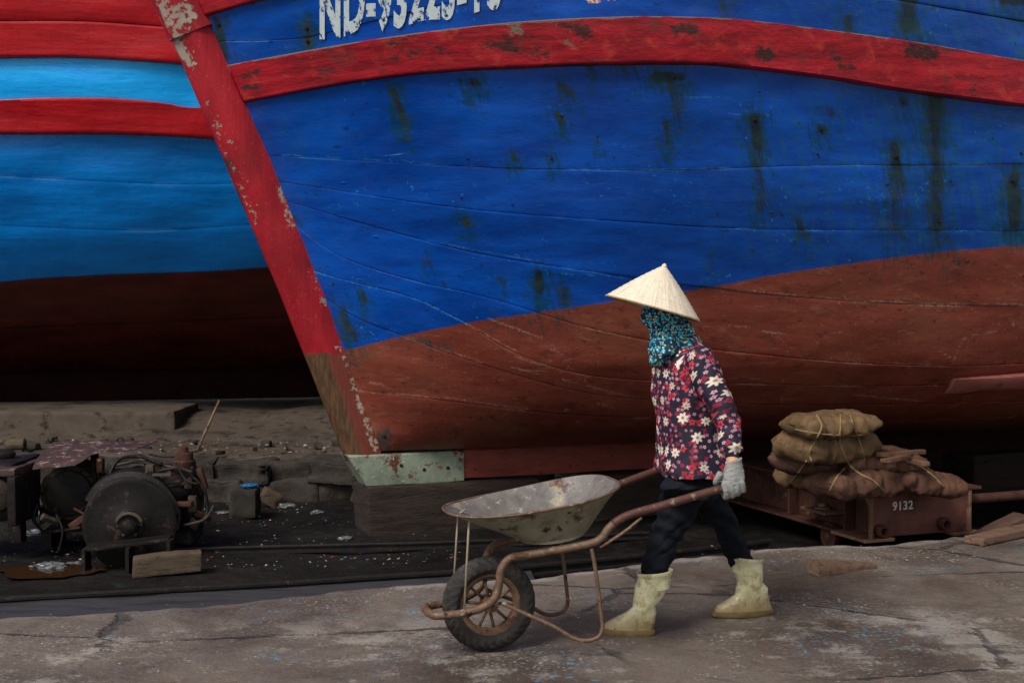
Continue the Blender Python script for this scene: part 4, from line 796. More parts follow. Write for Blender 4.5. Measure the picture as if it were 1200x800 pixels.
def boot(heel, toe, top_c, lbl, lean):
    """heel/toe: ground points; top_c: centre of the shaft's mouth"""
    fwd = unit((toe - heel) * np.array([1, 1, 0])); lat = np.cross(UPZ, fwd); Lf = np.linalg.norm((toe - heel)[:2]); H = top_c[2]; mid = heel + fwd * Lf * .30; sx = (top_c - mid) @ fwd; sy = (top_c - mid) @ lat
    prof = [(.000, -.005, Lf, .044), (.016, -.006, Lf + .004, .047), (.032, -.004, Lf * .99, .046), (.05, -.002, Lf * .93, .045), (.064, .000, Lf * .80, .044), (.08, .001, Lf * .68, .043), (.10, .003, Lf * .575, .043), (.125, .006, Lf * .53, .044)]
    rings = []; n = 36
    for z, x0, x1, hw in prof:
        k = max(0, (z - .03) / (H - .03)); base = heel + fwd * sx * k * .9 + lat * sy * k; rr = []
        for th in np.linspace(0, 2 * math.pi, n, endpoint=False):
            c_, s_ = math.cos(th), math.sin(th); c2 = np.sign(c_) * abs(c_) ** .85; s2 = np.sign(s_) * abs(s_) ** .8
            xx = (x0 + x1) / 2 + (x1 - x0) / 2 * c2; hww = hw * (1 - .10 * (c_ < -.2)) * (1 + .06 * math.sin(2.2 * (c_ + .4))); rr.append(base + fwd * xx + lat * hww * s2 + UPZ * z)
        rings.append(np.array(rr))
    for z in np.linspace(.155, H, 8):
        k = (z - .03) / (H - .03); f = (z - .155) / (H - .155); c = heel + fwd * Lf * .275 + fwd * sx * k + lat * sy * k + UPZ * (z + 0); rings.append(rings_frame(c, fwd * 1, lat, .060 + .014 * f, .050 + .016 * f, n) + UPZ * 0)
        rings[-1] = rings[-1] + np.outer(((rings[-1] - c) @ fwd) * lean * f, UPZ)
    top = rings[-1]; ctr = top.mean(0)
    rings += [ctr + (top - ctr) * 1.035 + UPZ * .003, ctr + (top - ctr) * 1.035 + UPZ * .016, ctr + (top - ctr) * .95 + UPZ * .016, ctr + (top - ctr) * .90 - UPZ * .06]
    V, F = loft(rings, cap=False); F.append(tuple(range(n - 1, -1, -1))); N = normals(V, F)
    D = np.array([.007 * fbm(p, 13, heel[0], 2) * ((1 if p[2] > .04 else .3) if p[2] < H - .05 else .15) + .012 * math.exp(-((p[2] - .13) / .03) ** 2) * math.sin((p - heel) @ fwd * 60 + p[2] * 95) * .6 for p in V]); V = V + N * D[:, None]
    o = obj('boot', V, F, M_BOOT, person, sharp=60); o['label'] = lbl
    o.data.materials.append(M_SOLE)
    so = []
    for z, g in ((.001, .002), (.005, .006), (.02, .007), (.026, .003)): so.append(heel + (rings[1] - heel - UPZ * rings[1][0][2]) + (rings[1] - rings[1].mean(0)) * np.array([1, 1, 0]) * g / .1 + UPZ * z)
    V, F = loft(so); obj('sole', V, F, M_SOLE, o, sharp=40)
hN, tN = PZ(764, 744, 0.), PZ(705, 741, 0.); hR, tR = PZ(903, 719, 0.), PZ(837, 722, 0.)
boot(hN, tN, PPL(766, 673, hN, BL), 'leading pale rubber boot', -.12)
boot(hR, tR, PPL(873, 656, hR, BL), 'trailing pale rubber boot', .10)
# gloves
M_GLOVE = m_simple('knit_glove', [(.15, .15, .145), (.26, .255, .245)], 40, .9, .5, spots=[((.14, .13, .12), 20, .56, .68)], stretch=(1, 1, 3))
def glove(g, wrist, axis, outw, lbl):
    e = unit(axis); o_ = unit(outw - e * (outw @ e)); up = np.cross(e, o_); up = up if up[2] > 0 else -up
    L = lambda a, b, c: g + e * a + o_ * b + up * c
    wl = np.array([(wrist - g) @ e, (wrist - g) @ o_, (wrist - g) @ up]); q = lambda c, f, he, ho: rings_frame(L(wl[0] * f, c + wl[1] * f * .5, wl[2] * f), e, o_, he, ho, 20)
    parts = [loft([q(.0, 1.12, .036, .032), q(.0, .95, .035, .031), q(.004, .75, .041, .030), q(.012, .5, .047, .026), q(.024, .25, .049, .020), q(.030, .08, .046, .016)])]
    for i, (a, ln) in enumerate(((-.036, 1.0), (-.012, 1.08), (.012, 1.02), (.035, .86))):
        parts.append(cap_chain([(L(a * .95, .028, .022), .0125), (L(a, .033, -.006), .0125), (L(a * 1.02, .022, -.034 * ln), .0118), (L(a, -.008, -.040 * ln), .011), (L(a * .98, -.029, -.020), .0105), (L(a * .97, -.030, .002), .0098)], 12))
    parts.append(cap_chain([(L(-.035, .012, .062), .015), (L(-.055, .004, .038), .0135), (L(-.054, -.016, .022), .012), (L(-.034, -.030, .014), .011), (L(-.014, -.034, .006), .010)], 12))
    V, F = remesh(parts, .0042, 2); N = normals(V, F); V = V + N * np.array([.0018 * fbm(p, 40, 2, 2) + .0012 * math.sin((p - g) @ up * 700) * (((p - g) @ up) > .045) for p in V])[:, None]
    obj('glove', V, F, M_GLOVE, person)['label'] = lbl
gN = MP(857, 568, .322); hdir = near_c[-1] - near_c[-8]; glove(gN, WR_N, hdir, BL, 'grey knitted glove gripping the near handle')
lf = bloc(gN); gF = bw(lf[0], -lf[1], lf[2]); hdF = far_c[-1] - far_c[-8]; glove(gF, WR_F, hdF, -BL, 'grey knitted glove gripping the far handle')
# scarf
def m_scarf():
    m = Mat('scarf_cloth'); co = m.co('UV'); c = m.mix(m.noise(co, 40, 3), (.004, .015, .035), (.008, .045, .075))
    for sc, loc, k0, th, col in ((62, 0, .35, .36, (.010, .20, .30)), (78, 3, .52, .30, (.05, .38, .48)), (95, 6, .70, .28, (.48, .52, .42)), (58, 9, .60, .36, (.004, .014, .06)), (88, 12, .80, .28, (.32, .30, .08))):
        v = m.vor(m.map(co, loc=(loc, loc * .7, 0)), sc, 'F1', '2D', 1., True); rc = m.N('SeparateColor'); m.S(rc.inputs[0], v.outputs['Color']); c = m.mix(m.mul(m.step(v.outputs['Distance'], th + .08, th), m.step(rc.outputs[1], k0, k0 + .01)), c, col)
    return m.out(c, .8, m.bump(m.noise(co, 50, 4), .3, .004), 0, .25)
sc_parts = [ellipsoid(HEAD + UPZ * .01, (.100, .086, .12), hd), ellipsoid(HEAD + FR * .082 - UPZ * .022, (.032, .034, .045), hd), cap_chain([(MP(782, 372, PB), .088), (MP(788, 384, PB), .082), (MP(793, 396, PB), .086)], 24),
    loft([rings_frame(MP(795, 392, PB), FR, BL, .085, .085, 24), rings_frame(MP(796, 402, PB), FR, BL, .108, .122, 24), rings_frame(MP(794, 410, PB), FR, BL, .098, .11, 24)]),
    loft([rings_frame(MP(776, 385, PB + .02), FR, BL, .055, .065, 24), rings_frame(MP(777, 400, PB + .03), FR, BL, .066, .09, 24), rings_frame(MP(777, 415, PB + .035), FR, BL, .060, .095, 24), rings_frame(MP(774, 424, PB + .03), FR, BL, .048, .075, 24), rings_frame(MP(772, 430, PB + .03), FR, BL, .02, .03, 24)])]
V, F = remesh(sc_parts, .0075, 4); N = normals(V, F); V = V + N * np.array([.007 * fbm(np.array([p @ BE * 1.2, p @ BL * 1.2, p[2] * .4]), 8, 8, 2) - .016 * (1 - abs(nz(np.array([p @ BE + .5 * p[2], p @ BL, .35 * p[2]]), 12, 5))) ** 6 - .010 * (1 - abs(nz(np.array([.4 * (p @ BE), p @ BL, p[2] - .5 * (p @ BE)]), 15, 9))) ** 6 for p in V])[:, None]
SC0 = MP(782, 385, PB); obj('scarf', V, F, m_scarf(), person, loopuv=cyl_uv(V, F, lambda c: (SC0, UPZ, BL, .10, 0.)))['label'] = 'teal patterned scarf wrapped over head and neck'
# hat
apex, rl, rr_ = MP(779, 310, PB + .02), MP(711, 345, PB), MP(818, 376, PB); ctr = (rl + rr_) / 2; hax = unit(np.cross(unit(rl - rr_), BL)); hax = hax if hax[2] > 0 else -hax
hax = unit(hax + BL * .05); hr = np.linalg.norm(rl - rr_) / 2 * .955; hh = (apex - ctr) @ hax; hu = unit(rl - rr_ - hax * ((rl - rr_) @ hax)); hb = np.cross(hax, hu); shift = (apex - ctr) - hax * hh
rings, UVh = [], []; n = 96
for f in np.concatenate([np.linspace(1, .06, 26), [.02, .004]]):
    x = np.linspace(0, 2 * math.pi, n, endpoint=False); rad = hr * f * (1 + .006 * np.cos(16 * x) * f) * (1 + .012 * np.sin(3 * x + 1)); hz = hh * (1 - f) + .006 * math.sin(f * 3.1) + .0012 * math.sin(f * 100)
    rings.append(ctr + shift * (1 - f) + hax * hz + np.outer(np.cos(x) * rad, hu) + np.outer(np.sin(x) * rad, hb)); UVh.append(np.c_[x / (2 * math.pi), np.full(n, f)])
inner = [r - hax * .006 for r in rings[:-2][::-1]]; UVi = [UVh[len(rings) - 3 - i] for i in range(len(inner))]
V, F = loft(rings[::-1] + inner[::-1], cap=False); F.append(tuple(range(n - 1, -1, -1))); UVa = np.vstack(UVh[::-1] + UVi[::-1])
def m_straw():
    m = Mat('straw'); uv = m.co('UV'); a = m.noise(m.map(uv, (220, 3, 1)), 1, 4, .6); r_ = m.noise(m.map(uv, (6, 60, 1)), 1, 3, .5); b = m.noise(m.map(uv, (14, 6, 1)), 2, 5, .65)
    sx = m.N('SeparateXYZ'); m.S(sx.inputs[0], uv); rib = m.ma('ABSOLUTE', m.ma('SINE', m.mul(sx.outputs[1], 50.))); line = m.step(rib, .14, .03)
    c = m.mix(m.step(a, .3, .7), (.46, .39, .29), (.68, .60, .48)); c = m.mix(m.mul(m.step(b, .52, .68), .5), c, (.45, .33, .19)); c = m.mix(m.mul(line, .42), c, (.33, .24, .15)); c = m.mix(m.mul(m.step(r_, .68, .74), .4), c, (.25, .17, .09))
    sm = m.step(m.ma('FRACT', m.mul(sx.outputs[0], 22.)), .96, .99); c = m.mix(m.mul(sm, .35), c, (.35, .25, .14))
    return m.out(c, .6, m.bump(m.add(a, m.add(m.mul(line, -.6), m.mul(b, .4))), .5, .004), 0, .35)
M_STRAW = m_straw(); hat = obj('conical_hat', V, F, M_STRAW, person, uv=UVa); hat['label'] = 'pale straw conical hat'
V, F = tube(rings[0] + hax * -.002, .0042, 8, closed=True); M_CANE = m_simple('hat_cane', [(.26, .17, .09), (.40, .28, .16)], 30, .6); obj('brim_hoop', V, F, M_CANE, hat)
V, F = loft(lathe(rings[-1].mean(0) - hax * .012, hax, [(.012, 0), (.011, .008), (.006, .014), (.002, .017)], 14)); obj('tip', V, F, M_STRAW, hat, uv=np.full((len(V), 2), .3))

# ------------------------------------------------------------------ slipway trolley (rusty steel cradle)
M_RUST = m_simple('trolley_rust', [(.016, .0075, .0055), (.060, .024, .016), (.032, .014, .010)], 4.5, .8, .5, .15, spots=[((.19, .085, .05), 13, .60, .70), ((.022, .011, .009), 6, .57, .67), ((.10, .09, .09), 5, .66, .72)])
M_RUST2 = m_simple('trolley_end_rust', [(.055, .020, .015), (.11, .042, .032), (.075, .028, .021)], 4, .75, .4, .1, spots=[((.05, .02, .015), 6, .58, .66), ((.24, .15, .12), 20, .66, .72)])
M_EDGE = m_simple('trolley_edge', [(.10, .05, .032), (.18, .10, .065)], 12, .75, .4, .15, spots=[((.07, .03, .02), 9, .55, .65)])
TI = -BN; C0 = PZ(1020, 635, -.07); TZ0, TZ1 = -.07, float(PPL(1018, 579, C0, BN)[2]); TW = (PPL(1140, 621, C0, BN) - C0) @ BT; TH = TZ1 - TZ0
trolley = empty('slipway_trolley', C0, 'low rusty steel slipway trolley carrying tied sacks under the hull', 'trolley')
TAX = [BT, TI, UPZ]
def tp(a, b, z): return C0 * np.array([1, 1, 0]) + BT * a + TI * b + UPZ * z
def tbox(name, a0, a1, b0, b1, z0, z1, mat=M_RUST, bv=.004, parent=None, rough=.003):
    V, F = box(tp((a0 + a1) / 2, (b0 + b1) / 2, (z0 + z1) / 2), (a1 - a0, b1 - b0, z1 - z0), TAX); V, F = bevelled(V, F, bv, 1); V, F = subdiv(V, F, 5); V = rough_up(V, F, rough, 6, a0 + b0)
    return obj(name, V, F, mat, parent or trolley, sharp=35)
tbox('end_plate', .014, TW - .03, .02, .045, TZ0 + .02, TZ1 - .012, M_RUST2)
tbox('side_web', .10, .125, .05, 2.4, TZ0 + .02, TZ1 - .012); tbox('side_web', TW - .13, TW - .10, .05, 2.4, TZ0 + .02, TZ1 - .012)
tbox('top_flange', -.02, TW + .06, -.01, 2.4, TZ1 - .012, TZ1 + .008, M_RUST); tbox('bottom_flange', -.06, .16, -.03, .34, TZ0, TZ0 + .02, M_EDGE); tbox('bottom_flange', -.02, .2, .36, 2.4, TZ0 + .002, TZ0 + .02); tbox('bottom_flange', TW - .16, TW + .05, -.02, 2.4, TZ0, TZ0 + .02, M_EDGE)
# flared corner gusset
rings = []
for z in np.linspace(TZ0 + .02, TZ1 - .013, 14):
    f = (z - TZ0) / TH; fl = .07 * max(0, f - .55) ** 2 / .2; rings.append([tp(a, b, z) for a, b in ((.0 - fl, -.004), (.014, -.004 - fl * .2), (.014, .012), (.10, .055), (.10, .075), (-fl * .8, .02))])
V, F = loft(rings); obj('corner_gusset', V, F, M_EDGE, trolley, sharp=30)
tbox('end_post', TW - .034, TW - .012, -.004, .07, TZ0 + .021, TZ1 - .013, M_EDGE)
for b0 in (.30, .95): tbox('stiffener', .02, .10, b0, b0 + .018, TZ0 + .021, TZ1 - .013)
tbox('lug_shelf', -.05, .099, .42, .70, TZ0 + .10, TZ0 + .12, M_EDGE)
V, F = loft(lathe(tp(.03, .56, TZ0 + .121), UPZ, [(.05, 0), (.05, .012), (.028, .014), (.026, .035), (.010, .04)], 18)); obj('lug_bolt', V, F, M_EDGE, trolley, sharp=40)
def ring(a, z, r=.042):
    prof = [(r, -.0), (r, .04), (r * .85, .05), (r * .55, .05), (r * .5, .03), (r * .5, 0)]; V, F = loft(lathe(tp(a, .02, z), -TI, prof, 22), cap=False); obj('towing_ring', V, F, M_RUST, trolley, sharp=40)
    V, F = loft(lathe(tp(a, .019, z), -TI, [(r * .5, -.01), (r * .5, .006)], 16)); obj('towing_ring', V, F, M_BOLT, trolley)
lr = [((PPL(u, v, C0, BN) - C0) @ BT, PPL(u, v, C0, BN)[2]) for u, v in ((1033, 622), (1106, 613))]
for a, z in lr: ring(a, z)
V, F = textmesh('9132', 1.05, .02); P = [PPL(1046 + 24 * x_, 590 - 2.0 * x_ + 10.5 * (.5 - y_) + 3, C0 + TI * .014, BN) for x_, y_, _ in V]; obj('lettering', np.array(P), F, m_letters('white_number_paint', (.55, .55, .52), .36, 25), trolley, smooth=False)['label'] = 'white painted number 9132'
for k, a in enumerate((.06, .42)): V, F = loft(lathe(tp(a, .5, FLOOR + .085), BT, [(.02, -.03), (.085, -.03), (.085, .0), (.07, .005), (.07, .04), (.02, .04)], 24)); obj('wheel', V, F, M_RUST, trolley, sharp=40)

# sacks
def m_sack(name, c1, c2, dirt):
    m = Mat(name); co = m.co('Object'); a = m.noise(co, 6, 5, .62); b = m.noise(co, 17, 6, .68); wv = m.ma('SINE', m.mul(m.N('SeparateXYZ').outputs[0], 1.)); f = m.noise(m.map(co, (60, 60, 200)), 2, 2)
    c = m.mix(m.step(a, .32, .68), c1, c2); c = m.mix(m.mul(m.step(b, .54, .68), .7), c, dirt); n = m.bump(m.add(a, m.mul(b, .6)), .5, .015); n = m.bump(f, .25, .003, n); return m.out(c, .82, n, 0, .25)
M_SK1 = m_sack('sack_tan', (.060, .034, .015), (.125, .074, .034), (.026, .013, .007)); M_SK2 = m_sack('sack_brown', (.036, .015, .009), (.080, .036, .021), (.016, .007, .005))
def sack(c, L, W, H, yaw, label, mat, seed, pitch=0., lumps=1.):
    n, k = 56, 40; ax = np.array([math.cos(yaw), math.sin(yaw), math.sin(pitch)]); ax = unit(ax); ay = unit(np.cross(UPZ, ax)); az = np.cross(ax, ay); V = []
    for i in range(k + 1):
        f = -1 + 2 * i / k; prf = (1 - abs(f) ** 7) ** .5; flat_ = max(.22, prf); wd = W / 2 * (.84 + .16 * prf) * (1 if abs(f) < .97 else .94)
        for th in np.linspace(0, 2 * math.pi, n, endpoint=False):
            cc, ss = math.cos(th), math.sin(th); y = np.sign(cc) * abs(cc) ** .55 * wd; z = np.sign(ss) * abs(ss) ** .6 * H / 2 * flat_
            V.append(np.array([f * L / 2, y, z]))
    V = np.array(V); F = [(i * n + q, i * n + (q + 1) % n, (i + 1) * n + (q + 1) % n, (i + 1) * n + q) for i in range(k) for q in range(n)] + [tuple(range(n - 1, -1, -1)), tuple(k * n + q for q in range(n))]
    N = normals(V, F); D = []
    for p in V:
        q = p * np.array([1, 1.1, 1.6]); rdg = 1 - abs(fbm(q, 5.5, seed, 3)) * 1.6; rd2 = 1 - abs(fbm(q * np.array([2.2, .8, 1]), 9, seed + 9, 2)) * 1.7
        tie = -.022 * (math.exp(-((p[0] - .12 * L) / .016) ** 2) + math.exp(-((p[0] + .24 * L) / .016) ** 2))
        rdg = 1 - abs(fbm(q, 4.5, seed, 2)); rd2 = 1 - abs(fbm(q * np.array([2.4, .7, 1]), 7, seed + 9, 2)); rd3 = 1 - abs(nz(q * np.array([1, 2.0, 1]), 16, seed + 3)); D.append(lumps * (.014 * fbm(p, 3.5, seed, 2) + .034 * (rdg - .8) + .020 * (rd2 - .8) + .009 * (rd3 - .8) + tie))
    V = V + N * np.array(D)[:, None]
    W_ = np.asarray(c) + V[:, :1] * ax + V[:, 1:2] * ay + V[:, 2:] * az
    return tag(obj('sack', W_, F, mat), label, 'sack', 'tied sacks packed under the hull')
def SP(u, v, z, back=.12): return PZ(u, v, z) + TI * back
sack(SP(1008, 566, TZ1 + .09, .05), .52, .38, .18, AXA + .1, 'brown sack at the front of the pile, above the trolley corner', M_SK2, 1)
sack(SP(1082, 565, TZ1 + .075, .05), .46, .42, .16, AXA - .15, 'rust-brown sack at the right end of the bottom layer', M_SK2, 2, -.12)
sack(SP(960, 558, TZ1 + .08, .1), .36, .36, .17, AXA + 2.0, 'yellowish sack at the left end of the bottom layer', M_SK1, 3)
sack(SP(968, 543, TZ1 + .20, .15), .42, .40, .15, AXA + .5, 'brown sack in the second layer, left under the big tan ones', M_SK2, 4)
sack(SP(1045, 545, TZ1 + .20, .2), .54, .42, .16, AXA - .1, 'torn brown sack at the right of the second layer', M_SK2, 5)
sack(SP(982, 523, TZ1 + .32, .12), .55, .42, .20, AXA + .12, 'large tan sack just below the topmost one', M_SK1, 6, .02)
sack(SP(989, 500, TZ1 + .45, .14), .51, .38, .15, AXA - .05, 'topmost tan sack of the pile', M_SK1, 7, .03)
M_ROPE = m_simple('rope_fibre', [(.13, .09, .040), (.22, .16, .075)], 60, .9, .6)
from mathutils.bvhtree import BVHTree
bpy.context.view_layer.update()
_V, _F, _n = [], [], 0
for o in [q for q in bpy.data.objects if q.name.startswith('sack') or q.parent == trolley]:
    if o.type != 'MESH': continue
    org = ORG[o.name] if o.parent is None else ORG[trolley.name]
    for v_ in o.data.vertices: _V.append(Vector(org) + v_.co)
    for p_ in o.data.polygons: _F.append([q + _n for q in p_.vertices])
    _n += len(o.data.vertices)
PILE = BVHTree.FromPolygons(_V, _F)
def rope(pts, label, r=.0062):
    P = []
    for u, v in catmull([(a, b, 0) for a, b in pts], 7)[:, :2]:
        d = unit(ray(u, v)); h = PILE.ray_cast(Vector(CAM), Vector(d))
        if h[0] is not None and h[0].y < 9.6: P.append(np.array(h[0]) - d * r * .5)
    P = np.array(P); P[1:-1] = (P[:-2] + 2 * P[1:-1] + P[2:]) / 4; V, F = tube(catmull(P, 2), r, 8); return tag(obj('rope', V, F, M_ROPE), label, 'rope', 'ropes round the sacks')
rope([(985, 486), (985, 500), (984, 515), (988, 530), (996, 545), (1008, 555), (1022, 562), (1035, 574)], 'yellow rope looping down over the top two sacks')
rope([(996, 487), (1003, 505), (1010, 525), (1013, 538)], 'short yellow rope end at the right of the top sack', .0055)
rope([(957, 486), (963, 500), (956, 515), (949, 530), (953, 545)], 'rope down the left of the two tan sacks')
rope([(1050, 535), (1075, 545), (1092, 556), (1106, 570)], 'rope tied down to the right end of the trolley')
rope([(990, 548), (980, 560), (973, 574)], 'rope tied down at the trolley corner')
rope([(945, 540), (936, 553), (926, 566)], 'rope at the left end of the sack pile')
rope([(932, 503), (960, 508), (1000, 510), (1030, 505)], 'rope running lengthwise along the topmost tan sack', .005)
M_STICK = m_simple('stick_wood', [(.06, .026, .016), (.13, .066, .042)], 8, .85, .6, stretch=(1, 1, 1))
for i, (u0, v0, u1, v1, z) in enumerate(((1030, 533, 1088, 530, .27), (1035, 540, 1070, 536, .25), (1060, 538, 1092, 545, .22))):
    a, b = PZ(u0, v0, TZ1 + z) + TI * .0, PZ(u1, v1, TZ1 + z) + TI * .05; V, F = chunk((a + b) / 2, (np.linalg.norm(b - a), .05, .028), [unit(b - a), unit(np.cross(UPZ, unit(b - a))), UPZ], .006, 12, 4, .006, i)
    tag(obj('wood_strip', V, F, M_STICK), ('upper splintered wood strip beside the tan sacks', 'short wood strip under the upper strip on the sacks', 'wood strip slanting down at the right of the sacks')[i], 'wood strip', 'wood strips jammed among the sacks')
M_FILM = m_simple('grey_plastic', [(.16, .16, .18), (.40, .40, .43)], 14, .35, .6, spec=.6)
def crumple(c, sz, seed, mat, name, label, cat, group=None, flat=.5, amp=.45):
    V, F = ellipsoid(np.zeros(3), (1, 1, 1), None, 22, 14); V = V * (1 + amp * np.array([fbm(p, 1.8, seed, 4) for p in V]))[:, None]; V = V * np.array([sz, sz * .7, sz * flat]); V[:, 2] = np.maximum(V[:, 2], -sz * flat * .6) ; V[:, 2] += sz * flat * .6
    return tag(obj(name, V + np.asarray(c), F, mat, smooth=False), label, cat, group)
crumple(SP(1062, 503, TZ1 + .27, .16), .10, 3, M_FILM, 'plastic_scrap', 'grey crumpled plastic behind the right of the tan sacks', 'plastic', 'plastic scraps', 1.1)
crumple(SP(1013, 530, TZ1 + .235, -.06), .045, 8, M_FILM, 'plastic_scrap', 'small white plastic shred in front of the tan sacks', 'plastic', 'plastic scraps', .5)

# wood on the quay and beside the trolley, bar
M_WEDGE = m_simple('wedge_wood', [(.05, .028, .018), (.125, .075, .05), (.08, .048, .032)], 6, .85, .6, stretch=(1, 4, 4), spots=[((.05, .025, .018), 9, .58, .68), ((.34, .22, .17), 14, .64, .72)])
a, b = PZ(962, 676, 0), PZ(1030, 666, 0); ax = unit(b - a); ay = np.cross(UPZ, ax); L = np.linalg.norm(b - a); rings = []
for f in np.linspace(0, 1, 16):
    h = .056 * (1 - f) ** .8 + .022; wd = .11 * (1 - .45 * f); rings.append([a + ax * (f * L + (.02 * y if f < .02 else 0)) + ay * (y * wd + .015) + UPZ * (z * h + .004 * nz((f * 6, y, z), 2)) for y, z in ((-.02, 0), (-.03, .55), (.08, 1), (.8, .97), (1, .9), (1, 0))])
V, F = loft(rings); V, F = subdiv(V, F, 1); tag(obj('wooden_wedge', rough_up(V, F, .004, 18), F, M_WEDGE, sharp=35), 'reddish wooden wedge lying alone on the quay behind the rear boot', 'wedge')
a, b = PZ(1150, 640, 0), PZ(1260, 616, 0); ax = unit(b - a); V, F = chunk((a + b) / 2 + np.cross(UPZ, ax) * .05 + UPZ * .026, (np.linalg.norm(b - a), .13, .045), [ax, np.cross(UPZ, ax), UPZ], .005, 9, 8, .008, 5); tag(obj('plank_offcut', V, F, M_WEDGE, sharp=40), 'reddish plank offcut at the right edge beside the trolley', 'plank')
p = PZ(1165, 631, -.05); rings = []
for f in np.linspace(0, 1, 10):
    h = .05 + .11 * f; rings.append([p + BT * (f * .32 - .06) + TI * y + UPZ * (z * h - .03) for y, z in ((.0, 0), (.0, .95), (.015, 1), (.13, 1), (.14, 0))])
V, F = loft(rings); V, F = subdiv(V, F, 1); tag(obj('timber_chock', rough_up(V, F, .005, 9), F, m_simple('chock_wood', [(.034, .018, .013), (.08, .043, .03)], 5, .85, .6, stretch=(1, 1, 4)), sharp=35), 'brown wedge-shaped timber chock at the right end of the trolley', 'chock')
a = tp(TW + .0, .16, (PPL(1150, 589, C0, BN))[2]); b = a + BT * 1.6 + UPZ * .02; V, F = tube(catmull([a - BT * .06, a + BT * .4, a + BT * .9 + UPZ * .008, b], 8), .032, 14); tag(obj('drawbar', V, F, M_RUST, base=a), 'rusty round bar running right from the trolley end', 'bar')
V, F = loft(lathe(a + BT * .02, BT, [(.036, -.03), (.055, -.03), (.055, .03), (.036, .03)], 18)); obj('collar', V, F, M_EDGE, bpy.data.objects['drawbar'], sharp=40)

# ------------------------------------------------------------------ machinery on the left
M_IRON = m_simple('machine_iron', [(.003, .0026, .0025), (.009, .007, .0065), (.0055, .0045, .0042)], 7, .5, .5, .0, .15, spots=[((.04, .022, .014), 12, .57, .67), ((.07, .055, .05), 30, .66, .73)])
M_TAN = m_simple('machine_tan_dust', [(.018, .013, .010), (.055, .042, .030), (.03, .022, .016)], 9, .75, .5, .2, spots=[((.03, .022, .018), 10, .56, .66)])
def m_sheet():
    m = Mat('painted_sheet'); co = m.co('Object'); a = m.noise(co, 5, 5, .65); b = m.noise(co, 13, 6, .7); c = m.mix(a, (.022, .011, .009), (.055, .028, .022)); c = m.mix(m.step(b, .55, .62), c, (.20, .14, .13)); c = m.mix(m.step(m.noise(m.map(co, loc=(4, 2, 1)), 9, 5, .7), .60, .64), c, (.14, .035, .022)); c = m.mix(m.step(m.noise(m.map(co, loc=(8, 5, 1)), 7, 5, .7), .58, .64), c, (.03, .025, .035)); return m.out(c, .6, m.bump(b, .4, .008), .2)
M_SHEET = m_sheet()
YM = 8.7
winch = empty('winch_engine', PY(150, 640, 8.5) * np.array([1, 1, 0]) + np.array([0, 0, FLOOR]), 'old oily winch engine with black drum wheel, left of the bow', 'engine')
mc = PY(80, 577, YM); axm = unit(np.array([.16, -1, 0.])); r = 33 / 1600 * YM
prof = [(r * .3, .035), (r * .70, .035), (r * .74, .03), (r * .78, .0), (r * .82, .0), (r * .97, .012), (r, 0), (r, -.05), (r * .93, -.08), (r * .93, -.12), (r, -.13), (r, -.2), (r * .93, -.22), (r * .93, -.44), (r * .8, -.5)]
V, F = loft(lathe(mc, axm, [(a, b - .02) for a, b in prof], 40)); obj('motor_housing', V, F, M_TAN, winch, sharp=40)
V, F = loft(lathe(mc, axm, [(r * .79, -.03), (r * .79, .016), (r * .5, .02), (r * .2, .022)], 40)); obj('motor_end_cap', V, F, M_IRON, winch, sharp=40)
V, F = chunk(mc + np.array([.04, .3, -r * .9 - .02]), (.5, .5, .16), None, .006, 8, 4, .012); V[:, 2] = np.maximum(V[:, 2], FLOOR - .02); obj('motor_base', V, F, M_IRON, winch, sharp=40)
for dx in (-.16, .22): V, F = box(mc + np.array([dx, .2, (-r - .1 + FLOOR - mc[2]) / 2 - .05]), (.06, .3, abs(FLOOR - mc[2]) - r * .6)); obj('motor_foot', V, F, M_IRON, winch, smooth=False)
# sheet cover
SH = [[(38, 549, 8.42), (60, 548, 8.42), (84, 547, 8.42), (88, 546, 8.42)], [(44, 536, 8.6), (70, 534, 8.6), (96, 531, 8.58), (112, 530, 8.56)], [(55, 525, 8.9), (90, 523, 8.9), (125, 522, 8.88), (150, 528, 8.7)], [(62, 519, 9.15), (100, 518, 9.15), (140, 517, 9.15), (176, 520, 9.1)], [(70, 517, 9.4), (110, 516, 9.4), (150, 515, 9.4), (186, 517, 9.4)]]
G = np.array([[PY(*q) for q in row] for row in SH]); G = np.array([catmull(row, 5) for row in G]); G = np.array([catmull(G[:, k], 4) for k in range(G.shape[1])]); a_, b_ = G.shape[:2]
V = G.reshape(-1, 3); V = V + np.array([[0, 0, .014 * fbm(p, 9)] for p in V]); V = np.vstack([V, V - UPZ * .005]); o_ = a_ * b_
F = [(i * b_ + k, (i + 1) * b_ + k, (i + 1) * b_ + k + 1, i * b_ + k + 1) for i in range(a_ - 1) for k in range(b_ - 1)]; F += [tuple(o_ + q for q in f[::-1]) for f in F]
ring_ = [(0, k) for k in range(b_)] + [(i, b_ - 1) for i in range(1, a_)] + [(a_ - 1, k) for k in range(b_ - 2, -1, -1)] + [(i, 0) for i in range(a_ - 2, 0, -1)]; ids = [i * b_ + k for i, k in ring_]; F += [(ids[i], ids[(i + 1) % len(ids)], o_ + ids[(i + 1) % len(ids)], o_ + ids[i]) for i in range(len(ids))]
obj('sheet_cover', V, F, M_SHEET, winch, sharp=40)['label'] = 'bent sheet-metal cover with flaking red and white paint'
for u in (108, 113): V, F = tube([PY(u, 531, 8.72), PY(u + 2, 550, 8.72), PY(u + 6, 580, 8.75), PY(u + 6, 640, 8.75)], .014, 8); obj('cover_post', V, F, M_IRON, winch)
